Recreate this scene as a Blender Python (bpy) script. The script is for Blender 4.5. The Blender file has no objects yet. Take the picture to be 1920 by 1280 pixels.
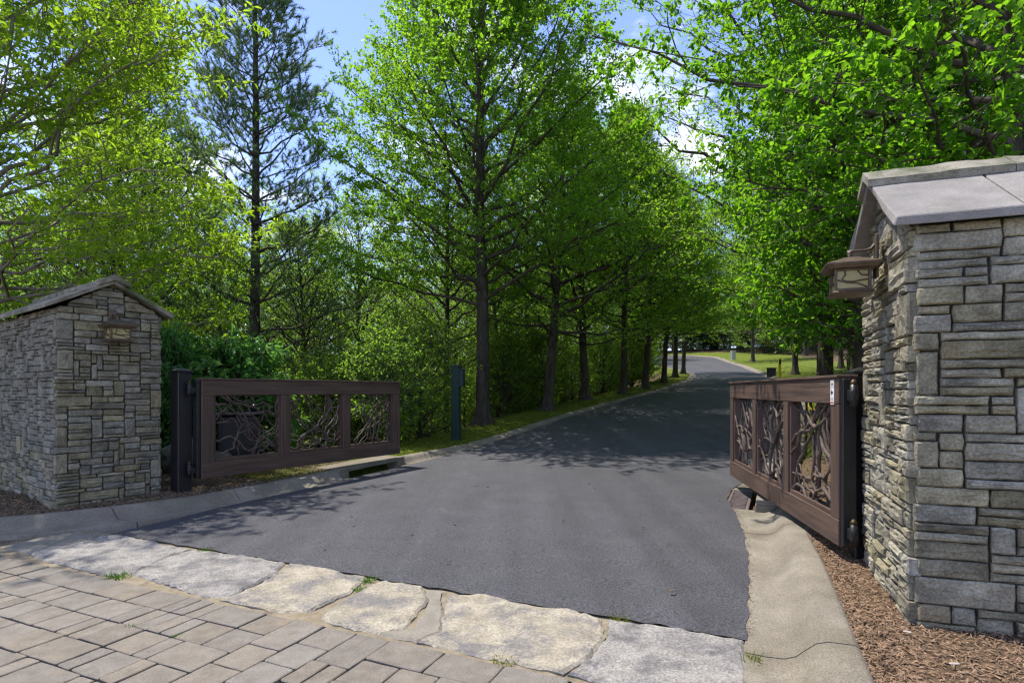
import bpy, bmesh, math, random
import numpy as np
from mathutils import Vector, Matrix, noise
from mathutils.geometry import delaunay_2d_cdt

R = math.radians
SC = bpy.context.scene
COL = SC.collection

# ------------------------------------------------------------------ camera
cam_d = bpy.data.cameras.new('camera')
cam = bpy.data.objects.new('camera', cam_d)
COL.objects.link(cam)
cam.location = (0, 0, 1.5)
cam.rotation_euler = (R(90), 0, 0)
cam_d.sensor_width = 36
cam_d.lens = 1100 / 1920 * 36
cam_d.shift_y = 92 / 1920
cam_d.clip_start = .05
cam_d.clip_end = 1000
SC.camera = cam

# ------------------------------------------------------------------ light
SUN_EL, SUN_AZ = 66, -54          # azimuth from +Y, clockwise positive
world = bpy.data.worlds.new('World')
SC.world = world
world.use_nodes = True
wn, wl = world.node_tree.nodes, world.node_tree.links
wn.clear()
w_out = wn.new('ShaderNodeOutputWorld')
w_bg = wn.new('ShaderNodeBackground')
w_sky = wn.new('ShaderNodeTexSky')
w_sky.sky_type = 'NISHITA'
w_sky.sun_disc = False
w_sky.sun_elevation = R(SUN_EL)
w_sky.sun_rotation = R(SUN_AZ)
w_sky.altitude = 700
w_sky.air_density = 1.0
w_sky.dust_density = .35
w_sky.ozone_density = 2.2
w_bg.inputs['Strength'].default_value = .12
w_tc = wn.new('ShaderNodeTexCoord')
w_sep = wn.new('ShaderNodeSeparateXYZ')
wl.new(w_tc.outputs['Generated'], w_sep.inputs[0])
w_add = wn.new('ShaderNodeMath'); w_add.operation = 'MAXIMUM'; w_add.inputs[1].default_value = .06
wl.new(w_sep.outputs['Z'], w_add.inputs[0])
w_div = wn.new('ShaderNodeVectorMath'); w_div.operation = 'DIVIDE'
w_cmb = wn.new('ShaderNodeCombineXYZ')
for i in range(3):
    wl.new(w_add.outputs[0], w_cmb.inputs[i])
wl.new(w_tc.outputs['Generated'], w_div.inputs[0])
wl.new(w_cmb.outputs[0], w_div.inputs[1])
w_map = wn.new('ShaderNodeMapping')
w_map.inputs['Location'].default_value = (5.4, .35, 0)
w_map.inputs['Scale'].default_value = (.9, .9, .9)
wl.new(w_div.outputs[0], w_map.inputs[0])
w_noi = wn.new('ShaderNodeTexNoise')
w_noi.inputs['Scale'].default_value = 1.25
w_noi.inputs['Detail'].default_value = 9
w_noi.inputs['Roughness'].default_value = .56
wl.new(w_map.outputs[0], w_noi.inputs['Vector'])
w_rmp = wn.new('ShaderNodeValToRGB')
w_rmp.color_ramp.elements[0].position = .52
w_rmp.color_ramp.elements[1].position = .66
wl.new(w_noi.outputs['Fac'], w_rmp.inputs[0])
w_mix = wn.new('ShaderNodeMix'); w_mix.data_type = 'RGBA'
w_mix.inputs['B'].default_value = (6.2, 6.2, 6.3, 1)
wl.new(w_rmp.outputs[0], w_mix.inputs['Factor'])
w_tint = wn.new('ShaderNodeMix'); w_tint.data_type = 'RGBA'; w_tint.blend_type = 'MULTIPLY'
w_tint.inputs['Factor'].default_value = 1
w_tint.inputs['B'].default_value = (.93, .87, 1.05, 1)
wl.new(w_sky.outputs[0], w_tint.inputs['A'])
wl.new(w_tint.outputs['Result'], w_mix.inputs['A'])
wl.new(w_mix.outputs['Result'], w_bg.inputs['Color'])
wl.new(w_bg.outputs[0], w_out.inputs[0])

sun_d = bpy.data.lights.new('sun', 'SUN')
sun = bpy.data.objects.new('sun', sun_d)
COL.objects.link(sun)
sun_d.energy = 2.75
sun_d.angle = R(.5)
sun_d.color = (1, .945, .85)
SUNV = Vector((math.sin(R(SUN_AZ)) * math.cos(R(SUN_EL)), math.cos(R(SUN_AZ)) * math.cos(R(SUN_EL)), math.sin(R(SUN_EL))))
sun.rotation_euler = SUNV.to_track_quat('Z', 'Y').to_euler()
sun.location = SUNV * 60

SC.view_settings.view_transform = 'Standard'
SC.view_settings.look = 'None'
SC.view_settings.exposure = 1.34
SC.view_settings.gamma = 1
SC.view_settings.use_curve_mapping = False
SC.render.engine = 'CYCLES'
SC.cycles.max_bounces = 8
SC.cycles.diffuse_bounces = 6
SC.cycles.glossy_bounces = 2
SC.cycles.transmission_bounces = 4
SC.cycles.sample_clamp_indirect = 6
SC.cycles.caustics_reflective = False
SC.cycles.caustics_refractive = False
SC.cycles.use_adaptive_sampling = True
SC.cycles.adaptive_threshold = .012
SC.cycles.use_denoising = True
SC.cycles.pixel_filter_type = 'BLACKMAN_HARRIS'
SC.cycles.filter_width = 1.3

# ------------------------------------------------------------------ helpers
def tag(o, label=None, cat=None, group=None, kind=None):
    if label: o['label'] = label
    if cat: o['category'] = cat
    if group: o['group'] = group
    if kind: o['kind'] = kind
    return o

def link(o, parent=None):
    COL.objects.link(o)
    if parent: o.parent = parent
    return o

def empty(name, loc=(0, 0, 0), rz=0):
    o = bpy.data.objects.new(name, None)
    o.empty_display_size = .2
    o.location = loc
    o.rotation_euler = (0, 0, rz)
    COL.objects.link(o)
    return o

def meshobj(name, me, parent=None, loc=None, rz=None):
    o = bpy.data.objects.new(name, me)
    link(o, parent)
    if loc is not None: o.location = loc
    if rz is not None: o.rotation_euler = (0, 0, rz)
    return o

def npmesh(name, V, F, mat, smooth=False, lv=None):
    V = np.asarray(V, np.float32); F = np.asarray(F, np.int32)
    me = bpy.data.meshes.new(name)
    n, k = F.shape
    me.vertices.add(len(V)); me.vertices.foreach_set('co', V.ravel())
    me.loops.add(n * k); me.loops.foreach_set('vertex_index', F.ravel())
    me.polygons.add(n)
    me.polygons.foreach_set('loop_start', np.arange(0, n * k, k, dtype=np.int32))
    if smooth: me.polygons.foreach_set('use_smooth', np.ones(n, bool))
    if lv is not None:
        a = me.attributes.new('lv', 'FLOAT', 'POINT')
        a.data.foreach_set('value', np.asarray(lv, np.float32))
    me.update(calc_edges=True)
    me.materials.append(mat)
    return me

def pymesh(name, V, F, mat, smooth=False):
    me = bpy.data.meshes.new(name)
    me.from_pydata([tuple(v) for v in V], [], [tuple(f) for f in F])
    if smooth:
        me.polygons.foreach_set('use_smooth', [True] * len(me.polygons))
    me.update()
    me.materials.append(mat)
    return me

class MB:
    """collects bevelled boxes, tubes and prisms; build() links them as one mesh"""
    def __init__(s): s.bm = bmesh.new()
    def box(s, c, d, rz=0, bev=0, mtx=None):
        r = bmesh.ops.create_cube(s.bm, size=1)
        vs = r['verts']
        m = Matrix.Translation(c) @ Matrix.Rotation(rz, 4, 'Z') @ Matrix.Diagonal((*d, 1))
        if mtx is not None: m = mtx @ m
        bmesh.ops.transform(s.bm, matrix=m, verts=vs)
        if bev:
            es = list({e for v in vs for e in v.link_edges})
            bmesh.ops.bevel(s.bm, geom=es, offset=bev, segments=1, affect='EDGES')
        return s
    def tube(s, pts, rads, sides=8, cap=True):
        pts = [Vector(p) for p in pts]
        if not hasattr(rads, '__len__'): rads = [rads] * len(pts)
        d = (pts[-1] - pts[0]).normalized()
        ref = d.orthogonal().normalized()
        rings = []
        for i, p in enumerate(pts):
            t = (pts[min(i + 1, len(pts) - 1)] - pts[max(i - 1, 0)]).normalized()
            u = (ref - t * ref.dot(t)).normalized(); v = t.cross(u)
            rings.append([s.bm.verts.new(p + (u * math.cos(a) + v * math.sin(a)) * rads[i])
                          for a in [2 * math.pi * k / sides for k in range(sides)]])
        for a, b in zip(rings, rings[1:]):
            for k in range(sides):
                f = s.bm.faces.new((a[k], a[(k + 1) % sides], b[(k + 1) % sides], b[k])); f.smooth = sides > 4
        if cap:
            s.bm.faces.new(rings[0][::-1]); s.bm.faces.new(rings[-1])
        return s
    def frustum(s, z0, h0, z1, h1, cx=0, cy=0):
        """square frustum: half width h0 at z0, h1 at z1"""
        q = [(-1, -1), (1, -1), (1, 1), (-1, 1)]
        a = [s.bm.verts.new((cx + x * h0, cy + y * h0, z0)) for x, y in q]
        b = [s.bm.verts.new((cx + x * h1, cy + y * h1, z1)) for x, y in q]
        for k in range(4): s.bm.faces.new((a[k], a[(k + 1) % 4], b[(k + 1) % 4], b[k]))
        s.bm.faces.new(a[::-1]); s.bm.faces.new(b)
        return s
    def poly(s, vs):
        s.bm.faces.new([s.bm.verts.new(v) for v in vs]); return s
    def build(s, name, mat, parent=None, loc=None, rz=None):
        bmesh.ops.recalc_face_normals(s.bm, faces=s.bm.faces)
        me = bpy.data.meshes.new(name)
        s.bm.to_mesh(me); s.bm.free()
        me.materials.append(mat)
        return meshobj(name, me, parent, loc, rz)

# road frame: s runs up the drive, r to the right of it
def XY(s, r): return (.907 * r + .42 * s, -.42 * r + .907 * s)
def SR(x, y): return (.42 * x + .907 * y, .907 * x - .42 * y)
def g(s):
    t = s - 3.84
    z = .018 * t
    if t > 5: z += .0045 * (min(t, 12) - 5) ** 2 + .063 * max(0, t - 12)
    if s > 45: z += .0006 * (s - 45) ** 2
    if s > 80: z = g(80) + .02 * (s - 80)
    return z

def ss(a, b, x):
    t = min(1, max(0, (x - a) / (b - a))); return t * t * (3 - 2 * t)

def interp(tab, s):
    if s <= tab[0][0]: return tab[0][1]
    for (a, x), (b, y) in zip(tab, tab[1:]):
        if s <= b: return x + (y - x) * (s - a) / (b - a)
    return tab[-1][1]

LEFT = [(-40, -60), (-6, -24), (0, -14.5), (1.6, -10.9), (2.5, -8.8), (2.95, -7.75), (3.4, -7.15), (3.84, -6.83), (4.4, -6.6), (5.2, -6.45), (6.2, -6.4), (8, -6.4), (11, -6.45), (14, -6.5), (18, -6.45), (22.5, -6.1),
        (29.6, -5.3), (37, -5.05), (41, -5.35), (44.3, -5.9), (48, -7), (53, -9), (60, -12.3), (66, -17.5), (69, -25), (71, -45)]
RIGHT = [(-40, 30), (-6, 7), (0, 1.6), (2, .1), (2.95, -.16), (3.84, -.2), (4.44, -.22), (5.34, -.26), (6.42, -.36), (7.3, -.5), (8.37, -.7), (9, -.66), (10, -.45), (13, -.15), (20, .1), (27, .25), (33, .26), (38.5, -.85), (43.4, -1.63), (53, -3.2),
         (65.5, -6.0), (71, -7.4), (75, -10.3), (78, -15), (80.5, -26), (82, -45)]
def rl(s): return interp(LEFT, s)
def rr(s): return interp(RIGHT, s)
LG = [(2.95, .45), (3.84, .38), (5.2, .18), (7, .1), (100, .1)]     # gutter widths
RG = [(2, .2), (3, .2), (6, .16), (7.4, .34), (9.3, .34), (10.5, .15), (100, .12)]
KW = .34; KL = .24
def kh(s, side): return 1 - .62 * ss(9.3, 12.5, s) if side < 0 else 1 - .4 * ss(12, 20, s)

def T(s, r):
    """height of the ground"""
    base = g(s)
    L = rl(s) - interp(LG, s) - KL; Rr = rr(s) + interp(RG, s) + KW
    if r < L:
        q = L - r
        z = base + .13 * kh(s, -1) + .03 * ss(0, 1, q)
        drop = ss(6.2, 9.5, s) * (1 - ss(50, 62, s))
        z += drop * (-.42 * max(0, q - 1.6) if q < 8.5 else -.42 * 6.9 - .05 * (q - 8.5))
        z += .03 * noise.noise((r * .8, s * .8, 0)) * ss(.2, 1, q)
        if s > 60: z += .05 * min(30, max(0, q - 1))
        z += .02 * max(0, q - 20)
        return z
    if r > Rr:
        q = r - Rr
        z = base + .12 * kh(s, 1) + .02 * ss(0, 1, q) + .045 * max(0, q - 1.2)
        if s > 60: z -= .03 * max(0, q - 2.5) * ss(60, 72, s)
        z += .025 * noise.noise((r * .8, s * .8, 4)) * ss(.2, 1, q)
        return z
    return base - .09

def P(x, y, dz=0):
    s, r = SR(x, y); return Vector((x, y, T(s, r) + dz))

# ------------------------------------------------------------------ materials
def M(name, c1, c2, scale=6, detail=6, rough=.85, bump=.3, bscale=None, c3=None, c3p=.62, spec=.3, orand=0, srand=(.5, 1.25), metal=0, speck=None, dist=.02, coords='Object', stretch=None, streak=0):
    m = bpy.data.materials.new(name); m.use_nodes = True
    nt = m.node_tree; n = nt.nodes; l = nt.links
    b = n['Principled BSDF']
    b.inputs['Roughness'].default_value = rough
    b.inputs['Specular IOR Level'].default_value = spec
    b.inputs['Metallic'].default_value = metal
    tc = n.new('ShaderNodeTexCoord'); src = tc.outputs[coords]
    oi = n.new('ShaderNodeObjectInfo')
    ofs = n.new('ShaderNodeVectorMath'); ofs.operation = 'ADD'
    mul = n.new('ShaderNodeMath'); mul.operation = 'MULTIPLY'; mul.inputs[1].default_value = 37 if orand else 0
    l.new(oi.outputs['Random'], mul.inputs[0]); l.new(mul.outputs[0], ofs.inputs[1]); l.new(src, ofs.inputs[0])
    src = ofs.outputs[0]
    if stretch:
        mp = n.new('ShaderNodeMapping'); mp.inputs['Scale'].default_value = stretch
        l.new(src, mp.inputs[0]); src = mp.outputs[0]
    t = n.new('ShaderNodeTexNoise'); t.inputs['Scale'].default_value = scale; t.inputs['Detail'].default_value = detail; t.inputs['Roughness'].default_value = .62
    l.new(src, t.inputs['Vector'])
    r = n.new('ShaderNodeValToRGB')
    e = r.color_ramp.elements
    e[0].position = .32; e[0].color = (*c1, 1); e[1].position = .68; e[1].color = (*c2, 1)
    l.new(t.outputs['Fac'], r.inputs[0])
    col = r.outputs[0]
    if c3:
        t3 = n.new('ShaderNodeTexNoise'); t3.inputs['Scale'].default_value = scale * .45; t3.inputs['Detail'].default_value = 8; t3.inputs['Roughness'].default_value = .7
        l.new(src, t3.inputs['Vector'])
        r3 = n.new('ShaderNodeValToRGB'); r3.color_ramp.elements[0].position = c3p - .07; r3.color_ramp.elements[1].position = c3p + .07
        l.new(t3.outputs['Fac'], r3.inputs[0])
        x = n.new('ShaderNodeMix'); x.data_type = 'RGBA'; x.inputs['B'].default_value = (*c3, 1)
        l.new(r3.outputs[0], x.inputs['Factor']); l.new(col, x.inputs['A']); col = x.outputs['Result']
    if speck:
        ts = n.new('ShaderNodeTexNoise'); ts.inputs['Scale'].default_value = speck[0]; ts.inputs['Detail'].default_value = 2
        l.new(src, ts.inputs['Vector'])
        rs = n.new('ShaderNodeValToRGB'); k = speck[2]
        rs.color_ramp.elements[0].position = .3; rs.color_ramp.elements[0].color = (1 - k, 1 - k, 1 - k, 1)
        rs.color_ramp.elements[1].position = .7; rs.color_ramp.elements[1].color = (1 + speck[1], 1 + speck[1], 1 + speck[1], 1)
        l.new(ts.outputs['Fac'], rs.inputs[0])
        x = n.new('ShaderNodeMix'); x.data_type = 'RGBA'; x.blend_type = 'MULTIPLY'; x.inputs['Factor'].default_value = 1
        l.new(col, x.inputs['A']); l.new(rs.outputs[0], x.inputs['B']); col = x.outputs['Result']
    if streak:      # faint roller and tyre lines along the drive
        mp = n.new('ShaderNodeMapping'); mp.inputs['Rotation'].default_value = (0, 0, R(24.8)); mp.inputs['Scale'].default_value = (1.6, .07, 1)
        l.new(tc.outputs['Object'], mp.inputs[0])
        ts = n.new('ShaderNodeTexNoise'); ts.inputs['Scale'].default_value = 1.6; ts.inputs['Detail'].default_value = 5
        l.new(mp.outputs[0], ts.inputs['Vector'])
        rs = n.new('ShaderNodeValToRGB')
        rs.color_ramp.elements[0].position = .35; rs.color_ramp.elements[0].color = (1 - streak, 1 - streak, 1 - streak, 1)
        rs.color_ramp.elements[1].position = .65; rs.color_ramp.elements[1].color = (1 + streak, 1 + streak, 1 + streak * .9, 1)
        l.new(ts.outputs['Fac'], rs.inputs[0])
        x = n.new('ShaderNodeMix'); x.data_type = 'RGBA'; x.blend_type = 'MULTIPLY'; x.inputs['Factor'].default_value = 1
        l.new(col, x.inputs['A']); l.new(rs.outputs[0], x.inputs['B']); col = x.outputs['Result']
    if orand:
        h = n.new('ShaderNodeHueSaturation')
        mr = n.new('ShaderNodeMapRange'); mr.inputs['To Min'].default_value = 1 - orand; mr.inputs['To Max'].default_value = 1 + orand
        l.new(oi.outputs['Random'], mr.inputs['Value']); l.new(mr.outputs[0], h.inputs['Value'])
        m2 = n.new('ShaderNodeMath'); m2.operation = 'MULTIPLY'; m2.inputs[1].default_value = 7.13
        fr = n.new('ShaderNodeMath'); fr.operation = 'FRACT'
        l.new(oi.outputs['Random'], m2.inputs[0]); l.new(m2.outputs[0], fr.inputs[0])
        mr2 = n.new('ShaderNodeMapRange'); mr2.inputs['To Min'].default_value = srand[0]; mr2.inputs['To Max'].default_value = srand[1]
        l.new(fr.outputs[0], mr2.inputs['Value']); l.new(mr2.outputs[0], h.inputs['Saturation'])
        l.new(col, h.inputs['Color']); col = h.outputs[0]
    l.new(col, b.inputs['Base Color'])
    if bump:
        tb = n.new('ShaderNodeTexNoise'); tb.inputs['Scale'].default_value = bscale or scale * 4; tb.inputs['Detail'].default_value = 8; tb.inputs['Roughness'].default_value = .65
        l.new(src, tb.inputs['Vector'])
        bp = n.new('ShaderNodeBump'); bp.inputs['Strength'].default_value = bump; bp.inputs['Distance'].default_value = dist
        l.new(tb.outputs['Fac'], bp.inputs['Height']); l.new(bp.outputs[0], b.inputs['Normal'])
    return m

def leafmat(name, dark, light, trans, tf=.42, spec=.35, rough=.42, ovar=.1):
    m = bpy.data.materials.new(name); m.use_nodes = True
    nt = m.node_tree; n = nt.nodes; l = nt.links
    b = n['Principled BSDF']; out = n['Material Output']
    b.inputs['Roughness'].default_value = rough; b.inputs['Specular IOR Level'].default_value = spec
    at = n.new('ShaderNodeAttribute'); at.attribute_name = 'lv'
    mx = n.new('ShaderNodeMix'); mx.data_type = 'RGBA'; mx.inputs['A'].default_value = (*dark, 1); mx.inputs['B'].default_value = (*light, 1)
    l.new(at.outputs['Fac'], mx.inputs['Factor'])
    oi = n.new('ShaderNodeObjectInfo')
    h = n.new('ShaderNodeHueSaturation')
    mr = n.new('ShaderNodeMapRange'); mr.inputs['To Min'].default_value = .5 - ovar * .12; mr.inputs['To Max'].default_value = .5 + ovar * .12
    l.new(oi.outputs['Random'], mr.inputs['Value']); l.new(mr.outputs[0], h.inputs['Hue'])
    mr2 = n.new('ShaderNodeMapRange'); mr2.inputs['To Min'].default_value = 1 - ovar; mr2.inputs['To Max'].default_value = 1 + ovar
    l.new(oi.outputs['Random'], mr2.inputs['Value']); l.new(mr2.outputs[0], h.inputs['Value'])
    l.new(mx.outputs['Result'], h.inputs['Color']); l.new(h.outputs[0], b.inputs['Base Color'])
    tr = n.new('ShaderNodeBsdfTranslucent')
    mt = n.new('ShaderNodeMix'); mt.data_type = 'RGBA'; mt.blend_type = 'MIX'
    mt.inputs['A'].default_value = (trans[0] * .55, trans[1] * .7, trans[2] * .7, 1); mt.inputs['B'].default_value = (*trans, 1)
    l.new(at.outputs['Fac'], mt.inputs['Factor']); l.new(mt.outputs['Result'], tr.inputs['Color'])
    ms = n.new('ShaderNodeMixShader'); ms.inputs[0].default_value = tf
    l.new(b.outputs[0], ms.inputs[1]); l.new(tr.outputs[0], ms.inputs[2]); l.new(ms.outputs[0], out.inputs['Surface'])
    return m

MT = {}
MT['asphalt'] = M('asphalt', (0.043, 0.043, 0.048), (0.055, 0.053, 0.060), 2.2, 10, .8, .8, 170, c3=(0.061, 0.059, 0.065), c3p=.62, spec=.35, speck=(75, 1.1, .6), dist=.01, streak=.14)
MT['concrete'] = M('concrete', (.150, .130, .100), (.235, .208, .165), 2.4, 10, .9, .5, 110, c3=(.13, .113, .083), c3p=.64, speck=(110, .35, .35), dist=.005)
MT['paver'] = M('paver', (0.131, 0.109, 0.083), (0.186, 0.158, 0.125), 9, 8, .9, .5, 90, c3=(0.213, 0.164, 0.106), c3p=.66, orand=.08, srand=(.62, .95), speck=(210, .55, .35), dist=.006)
MT['bedding'] = M('bedding_sand', (.07, .06, .045), (.16, .13, .095), 30, 6, .95, .4, 120)
MT['mortar_sand'] = M('mortar_sand', (0.176, 0.140, 0.092), (0.272, 0.228, 0.160), 14, 8, .95, .7, 60, c3=(0.128, 0.104, 0.064), dist=.01)
MT['flag'] = M('flagstone', (0.249, 0.215, 0.155), (0.396, 0.353, 0.275), 6, 9, .9, 1, 30, c3=(0.172, 0.159, 0.150), c3p=.53, speck=(60, .2, .3), dist=.012)
MT['flag_grey'] = M('flagstone_grey', (0.189, 0.176, 0.163), (0.310, 0.288, 0.258), 7, 9, .85, 1, 34, c3=(0.120, 0.112, 0.112), c3p=.55, speck=(70, .35, .35), dist=.012)
MT['flag_plain'] = M('flagstone_plain', (.175, .155, .125), (.245, .22, .18), 7, 8, .9, .4, 60, speck=(120, .2, .2), dist=.006)
MT['stone'] = M('wall_stone', (0.122, 0.104, 0.060), (0.345, 0.305, 0.192), 5, 10, .9, 1, 30, c3=(0.299, 0.225, 0.126), c3p=.64, orand=.26, srand=(.5, 1.0), speck=(70, .25, .3), dist=.016)
MT['mortar'] = M('dark_joint', (.05, .047, .04), (.1, .09, .075), 20, 4, .95, .3)
MT['cap'] = M('cast_cap_stone', (0.189, 0.176, 0.162), (0.284, 0.262, 0.241), 4, 10, .92, .6, 70, c3=(0.163, 0.146, 0.120), c3p=.6, speck=(170, .2, .25), dist=.005)
MT['cap_old'] = M('weathered_cap_stone', (.17, .155, .12), (.34, .31, .25), 6, 9, .92, .7, 60, c3=(.09, .1, .05), c3p=.58, speck=(120, .2, .3), dist=.008)
MT['gatewood'] = M('brown_stained_rail', (.058, .035, .025), (.135, .085, .062), 3, 9, .62, .6, 14, spec=.4, stretch=(.5, 9, 9), dist=.006, c3=(.05, .036, .032), c3p=.6)
MT['gatepostwood'] = M('brown_stained_stile', (.058, .035, .025), (.135, .085, .062), 3, 9, .62, .6, 14, spec=.4, stretch=(9, 9, .5), dist=.006, c3=(.05, .036, .032), c3p=.6)
MT['vine'] = M('laurel_branch_bark', (.045, .031, .024), (.14, .102, .082), 16, 9, .7, .9, 45, spec=.35, dist=.005)
MT['black'] = M('black_painted_steel', (.010, .010, .011), (.016, .016, .017), 8, 4, .42, .1, 60, spec=.5)
MT['brass'] = M('brass_nut', (.05, .035, .016), (.09, .06, .028), 20, 4, .5, .1, metal=.6)
MT['copper'] = M('aged_copper', (.075, .052, .034), (.145, .102, .066), 14, 8, .45, .3, 60, spec=.5, c3=(.07, .065, .04), c3p=.6, metal=.25)
MT['glass'] = M('amber_seedy_glass', (.30, .26, .10), (.40, .34, .15), 10, 5, .3, .15, 80, spec=.5)
MT['bark'] = M('oak_bark', (.035, .029, .022), (.10, .085, .068), 9, 9, .95, 1, 24, c3=(.14, .14, .12), c3p=.66, stretch=(1, 1, .3), dist=.04)
MT['twig'] = M('branch_bark', (.05, .042, .032), (.10, .085, .066), 6, 5, .9, .3, 30)
MT['palebark'] = M('pale_branch_bark', (.16, .135, .105), (.27, .235, .19), 8, 6, .9, .4, 30)
MT['greenpaint'] = M('dark_green_paint', (.008, .028, .024), (.012, .038, .032), 6, 3, .5, .05, spec=.4)
MT['white'] = M('white_vinyl', (.68, .67, .64), (.78, .77, .75), 12, 4, .5, 0)
MT['ink'] = M('black_ink', (.015, .015, .015), (.02, .02, .02), 5, 2, .6, 0)
MT['greyink'] = M('grey_ink', (.2, .2, .2), (.26, .26, .26), 5, 2, .6, 0)
MT['redink'] = M('red_ink', (.45, .08, .06), (.5, .1, .07), 5, 2, .6, 0)
MT['yellow'] = M('yellow_paint', (.55, .42, .02), (.62, .48, .03), 6, 3, .5, .05)
MT['utility'] = M('pale_grey_paint', (.33, .36, .32), (.4, .42, .38), 6, 3, .6, .05)
MT['rust'] = M('rusty_cast_iron', (.085, .062, .058), (.17, .13, .125), 14, 7, .75, .4, 60)
MT['dark'] = M('drain_dark', (.01, .011, .01), (.02, .021, .018), 5, 3, .95, 0)
MT['moss'] = M('mossy_rock', (.09, .085, .07), (.2, .19, .16), 7, 8, .95, .8, 22, c3=(.06, .09, .02), c3p=.52)
MT['chips'] = M('bark_mulch', (.06, .034, .02), (.36, .235, .145), 34, 6, .9, .3, 60, c3=(.42, .33, .24), c3p=.64)
MT['chips_dark'] = M('old_leaf_litter', (0.102, 0.068, 0.043), (0.255, 0.191, 0.132), 14, 5, .9, .3, 60)
MT['pale_chip'] = M('bleached_wood', (.36, .3, .24), (.48, .42, .35), 14, 5, .8, .2)
MT['grass'] = leafmat('grass_blade', (.075, .105, .014), (.19, .22, .025), (.34, .38, .03), .35, .2, .5, 0)
MT['lush'] = leafmat('lush_grass_blade', (.05, .12, .012), (.11, .24, .02), (.14, .32, .02), .35, .25, .45, 0)
MT['leaf_oak'] = leafmat('oak_leaf', (.065, .125, .012), (.13, .215, .016), (.42, .72, .03), .55, .3, .4, .08)
MT['leaf_big'] = leafmat('broad_leaf', (.042, .115, .012), (.085, .19, .016), (.33, .64, .02), .56, .25, .42, .06)
MT['leaf_left'] = leafmat('willowy_leaf', (.08, .15, .018), (.22, .29, .025), (.56, .78, .03), .56, .25, .42, .06)
MT['leaf_wood'] = leafmat('woodland_leaf', (.065, .125, .014), (.13, .22, .02), (.46, .74, .045), .56, .28, .45, .2)
MT['leaf_under'] = leafmat('understory_leaf', (.075, .14, .02), (.15, .24, .03), (.48, .72, .06), .52, .25, .45, .2)
MT['leaf_dark'] = leafmat('evergreen_leaf', (.022, .055, .02), (.04, .09, .03), (.07, .17, .04), .3, .35, .4, .12)
MT['leaf_bush'] = leafmat('glossy_bush_leaf', (.055, .15, .03), (.11, .24, .05), (.24, .52, .08), .42, .45, .34, .05)
MT['needle'] = leafmat('pine_needle', (.065, .12, .055), (.14, .21, .08), (.26, .38, .10), .45, .35, .45, .1)

# ground: mulch / litter / grass by zone
def groundmat():
    m = bpy.data.materials.new('verge_ground'); m.use_nodes = True
    n = m.node_tree.nodes; l = m.node_tree.links; b = n['Principled BSDF']
    b.inputs['Roughness'].default_value = .95; b.inputs['Specular IOR Level'].default_value = .1
    tc = n.new('ShaderNodeTexCoord')
    def nz(s, d=8):
        t = n.new('ShaderNodeTexNoise'); t.inputs['Scale'].default_value = s; t.inputs['Detail'].default_value = d; t.inputs['Roughness'].default_value = .65
        l.new(tc.outputs['Object'], t.inputs['Vector']); return t.outputs['Fac']
    def rampc(f, a, c, p=(.35, .66)):
        r = n.new('ShaderNodeValToRGB'); r.color_ramp.elements[0].position = p[0]; r.color_ramp.elements[1].position = p[1]
        r.color_ramp.elements[0].color = (*a, 1); r.color_ramp.elements[1].color = (*c, 1); l.new(f, r.inputs[0]); return r.outputs[0]
    lit = rampc(nz(22), (.05, .034, .022), (.20, .135, .085))
    gr = rampc(nz(5), (.06, .09, .014), (.165, .195, .03))
    at = n.new('ShaderNodeAttribute'); at.attribute_name = 'lv'
    mth = n.new('ShaderNodeMath'); mth.operation = 'ADD'; l.new(at.outputs['Fac'], mth.inputs[0])
    sc = n.new('ShaderNodeMapRange'); sc.inputs['To Min'].default_value = -.45; sc.inputs['To Max'].default_value = .45
    l.new(nz(2.2), sc.inputs['Value']); l.new(sc.outputs[0], mth.inputs[1])
    st = rampc(mth.outputs[0], (0, 0, 0), (1, 1, 1), (.4, .6))
    x = n.new('ShaderNodeMix'); x.data_type = 'RGBA'
    l.new(st, x.inputs['Factor']); l.new(lit, x.inputs['A']); l.new(gr, x.inputs['B']); l.new(x.outputs['Result'], b.inputs['Base Color'])
    bp = n.new('ShaderNodeBump'); bp.inputs['Strength'].default_value = .8; bp.inputs['Distance'].default_value = .04
    l.new(nz(45), bp.inputs['Height']); l.new(bp.outputs[0], b.inputs['Normal'])
    return m
MT['ground'] = groundmat()

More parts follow.
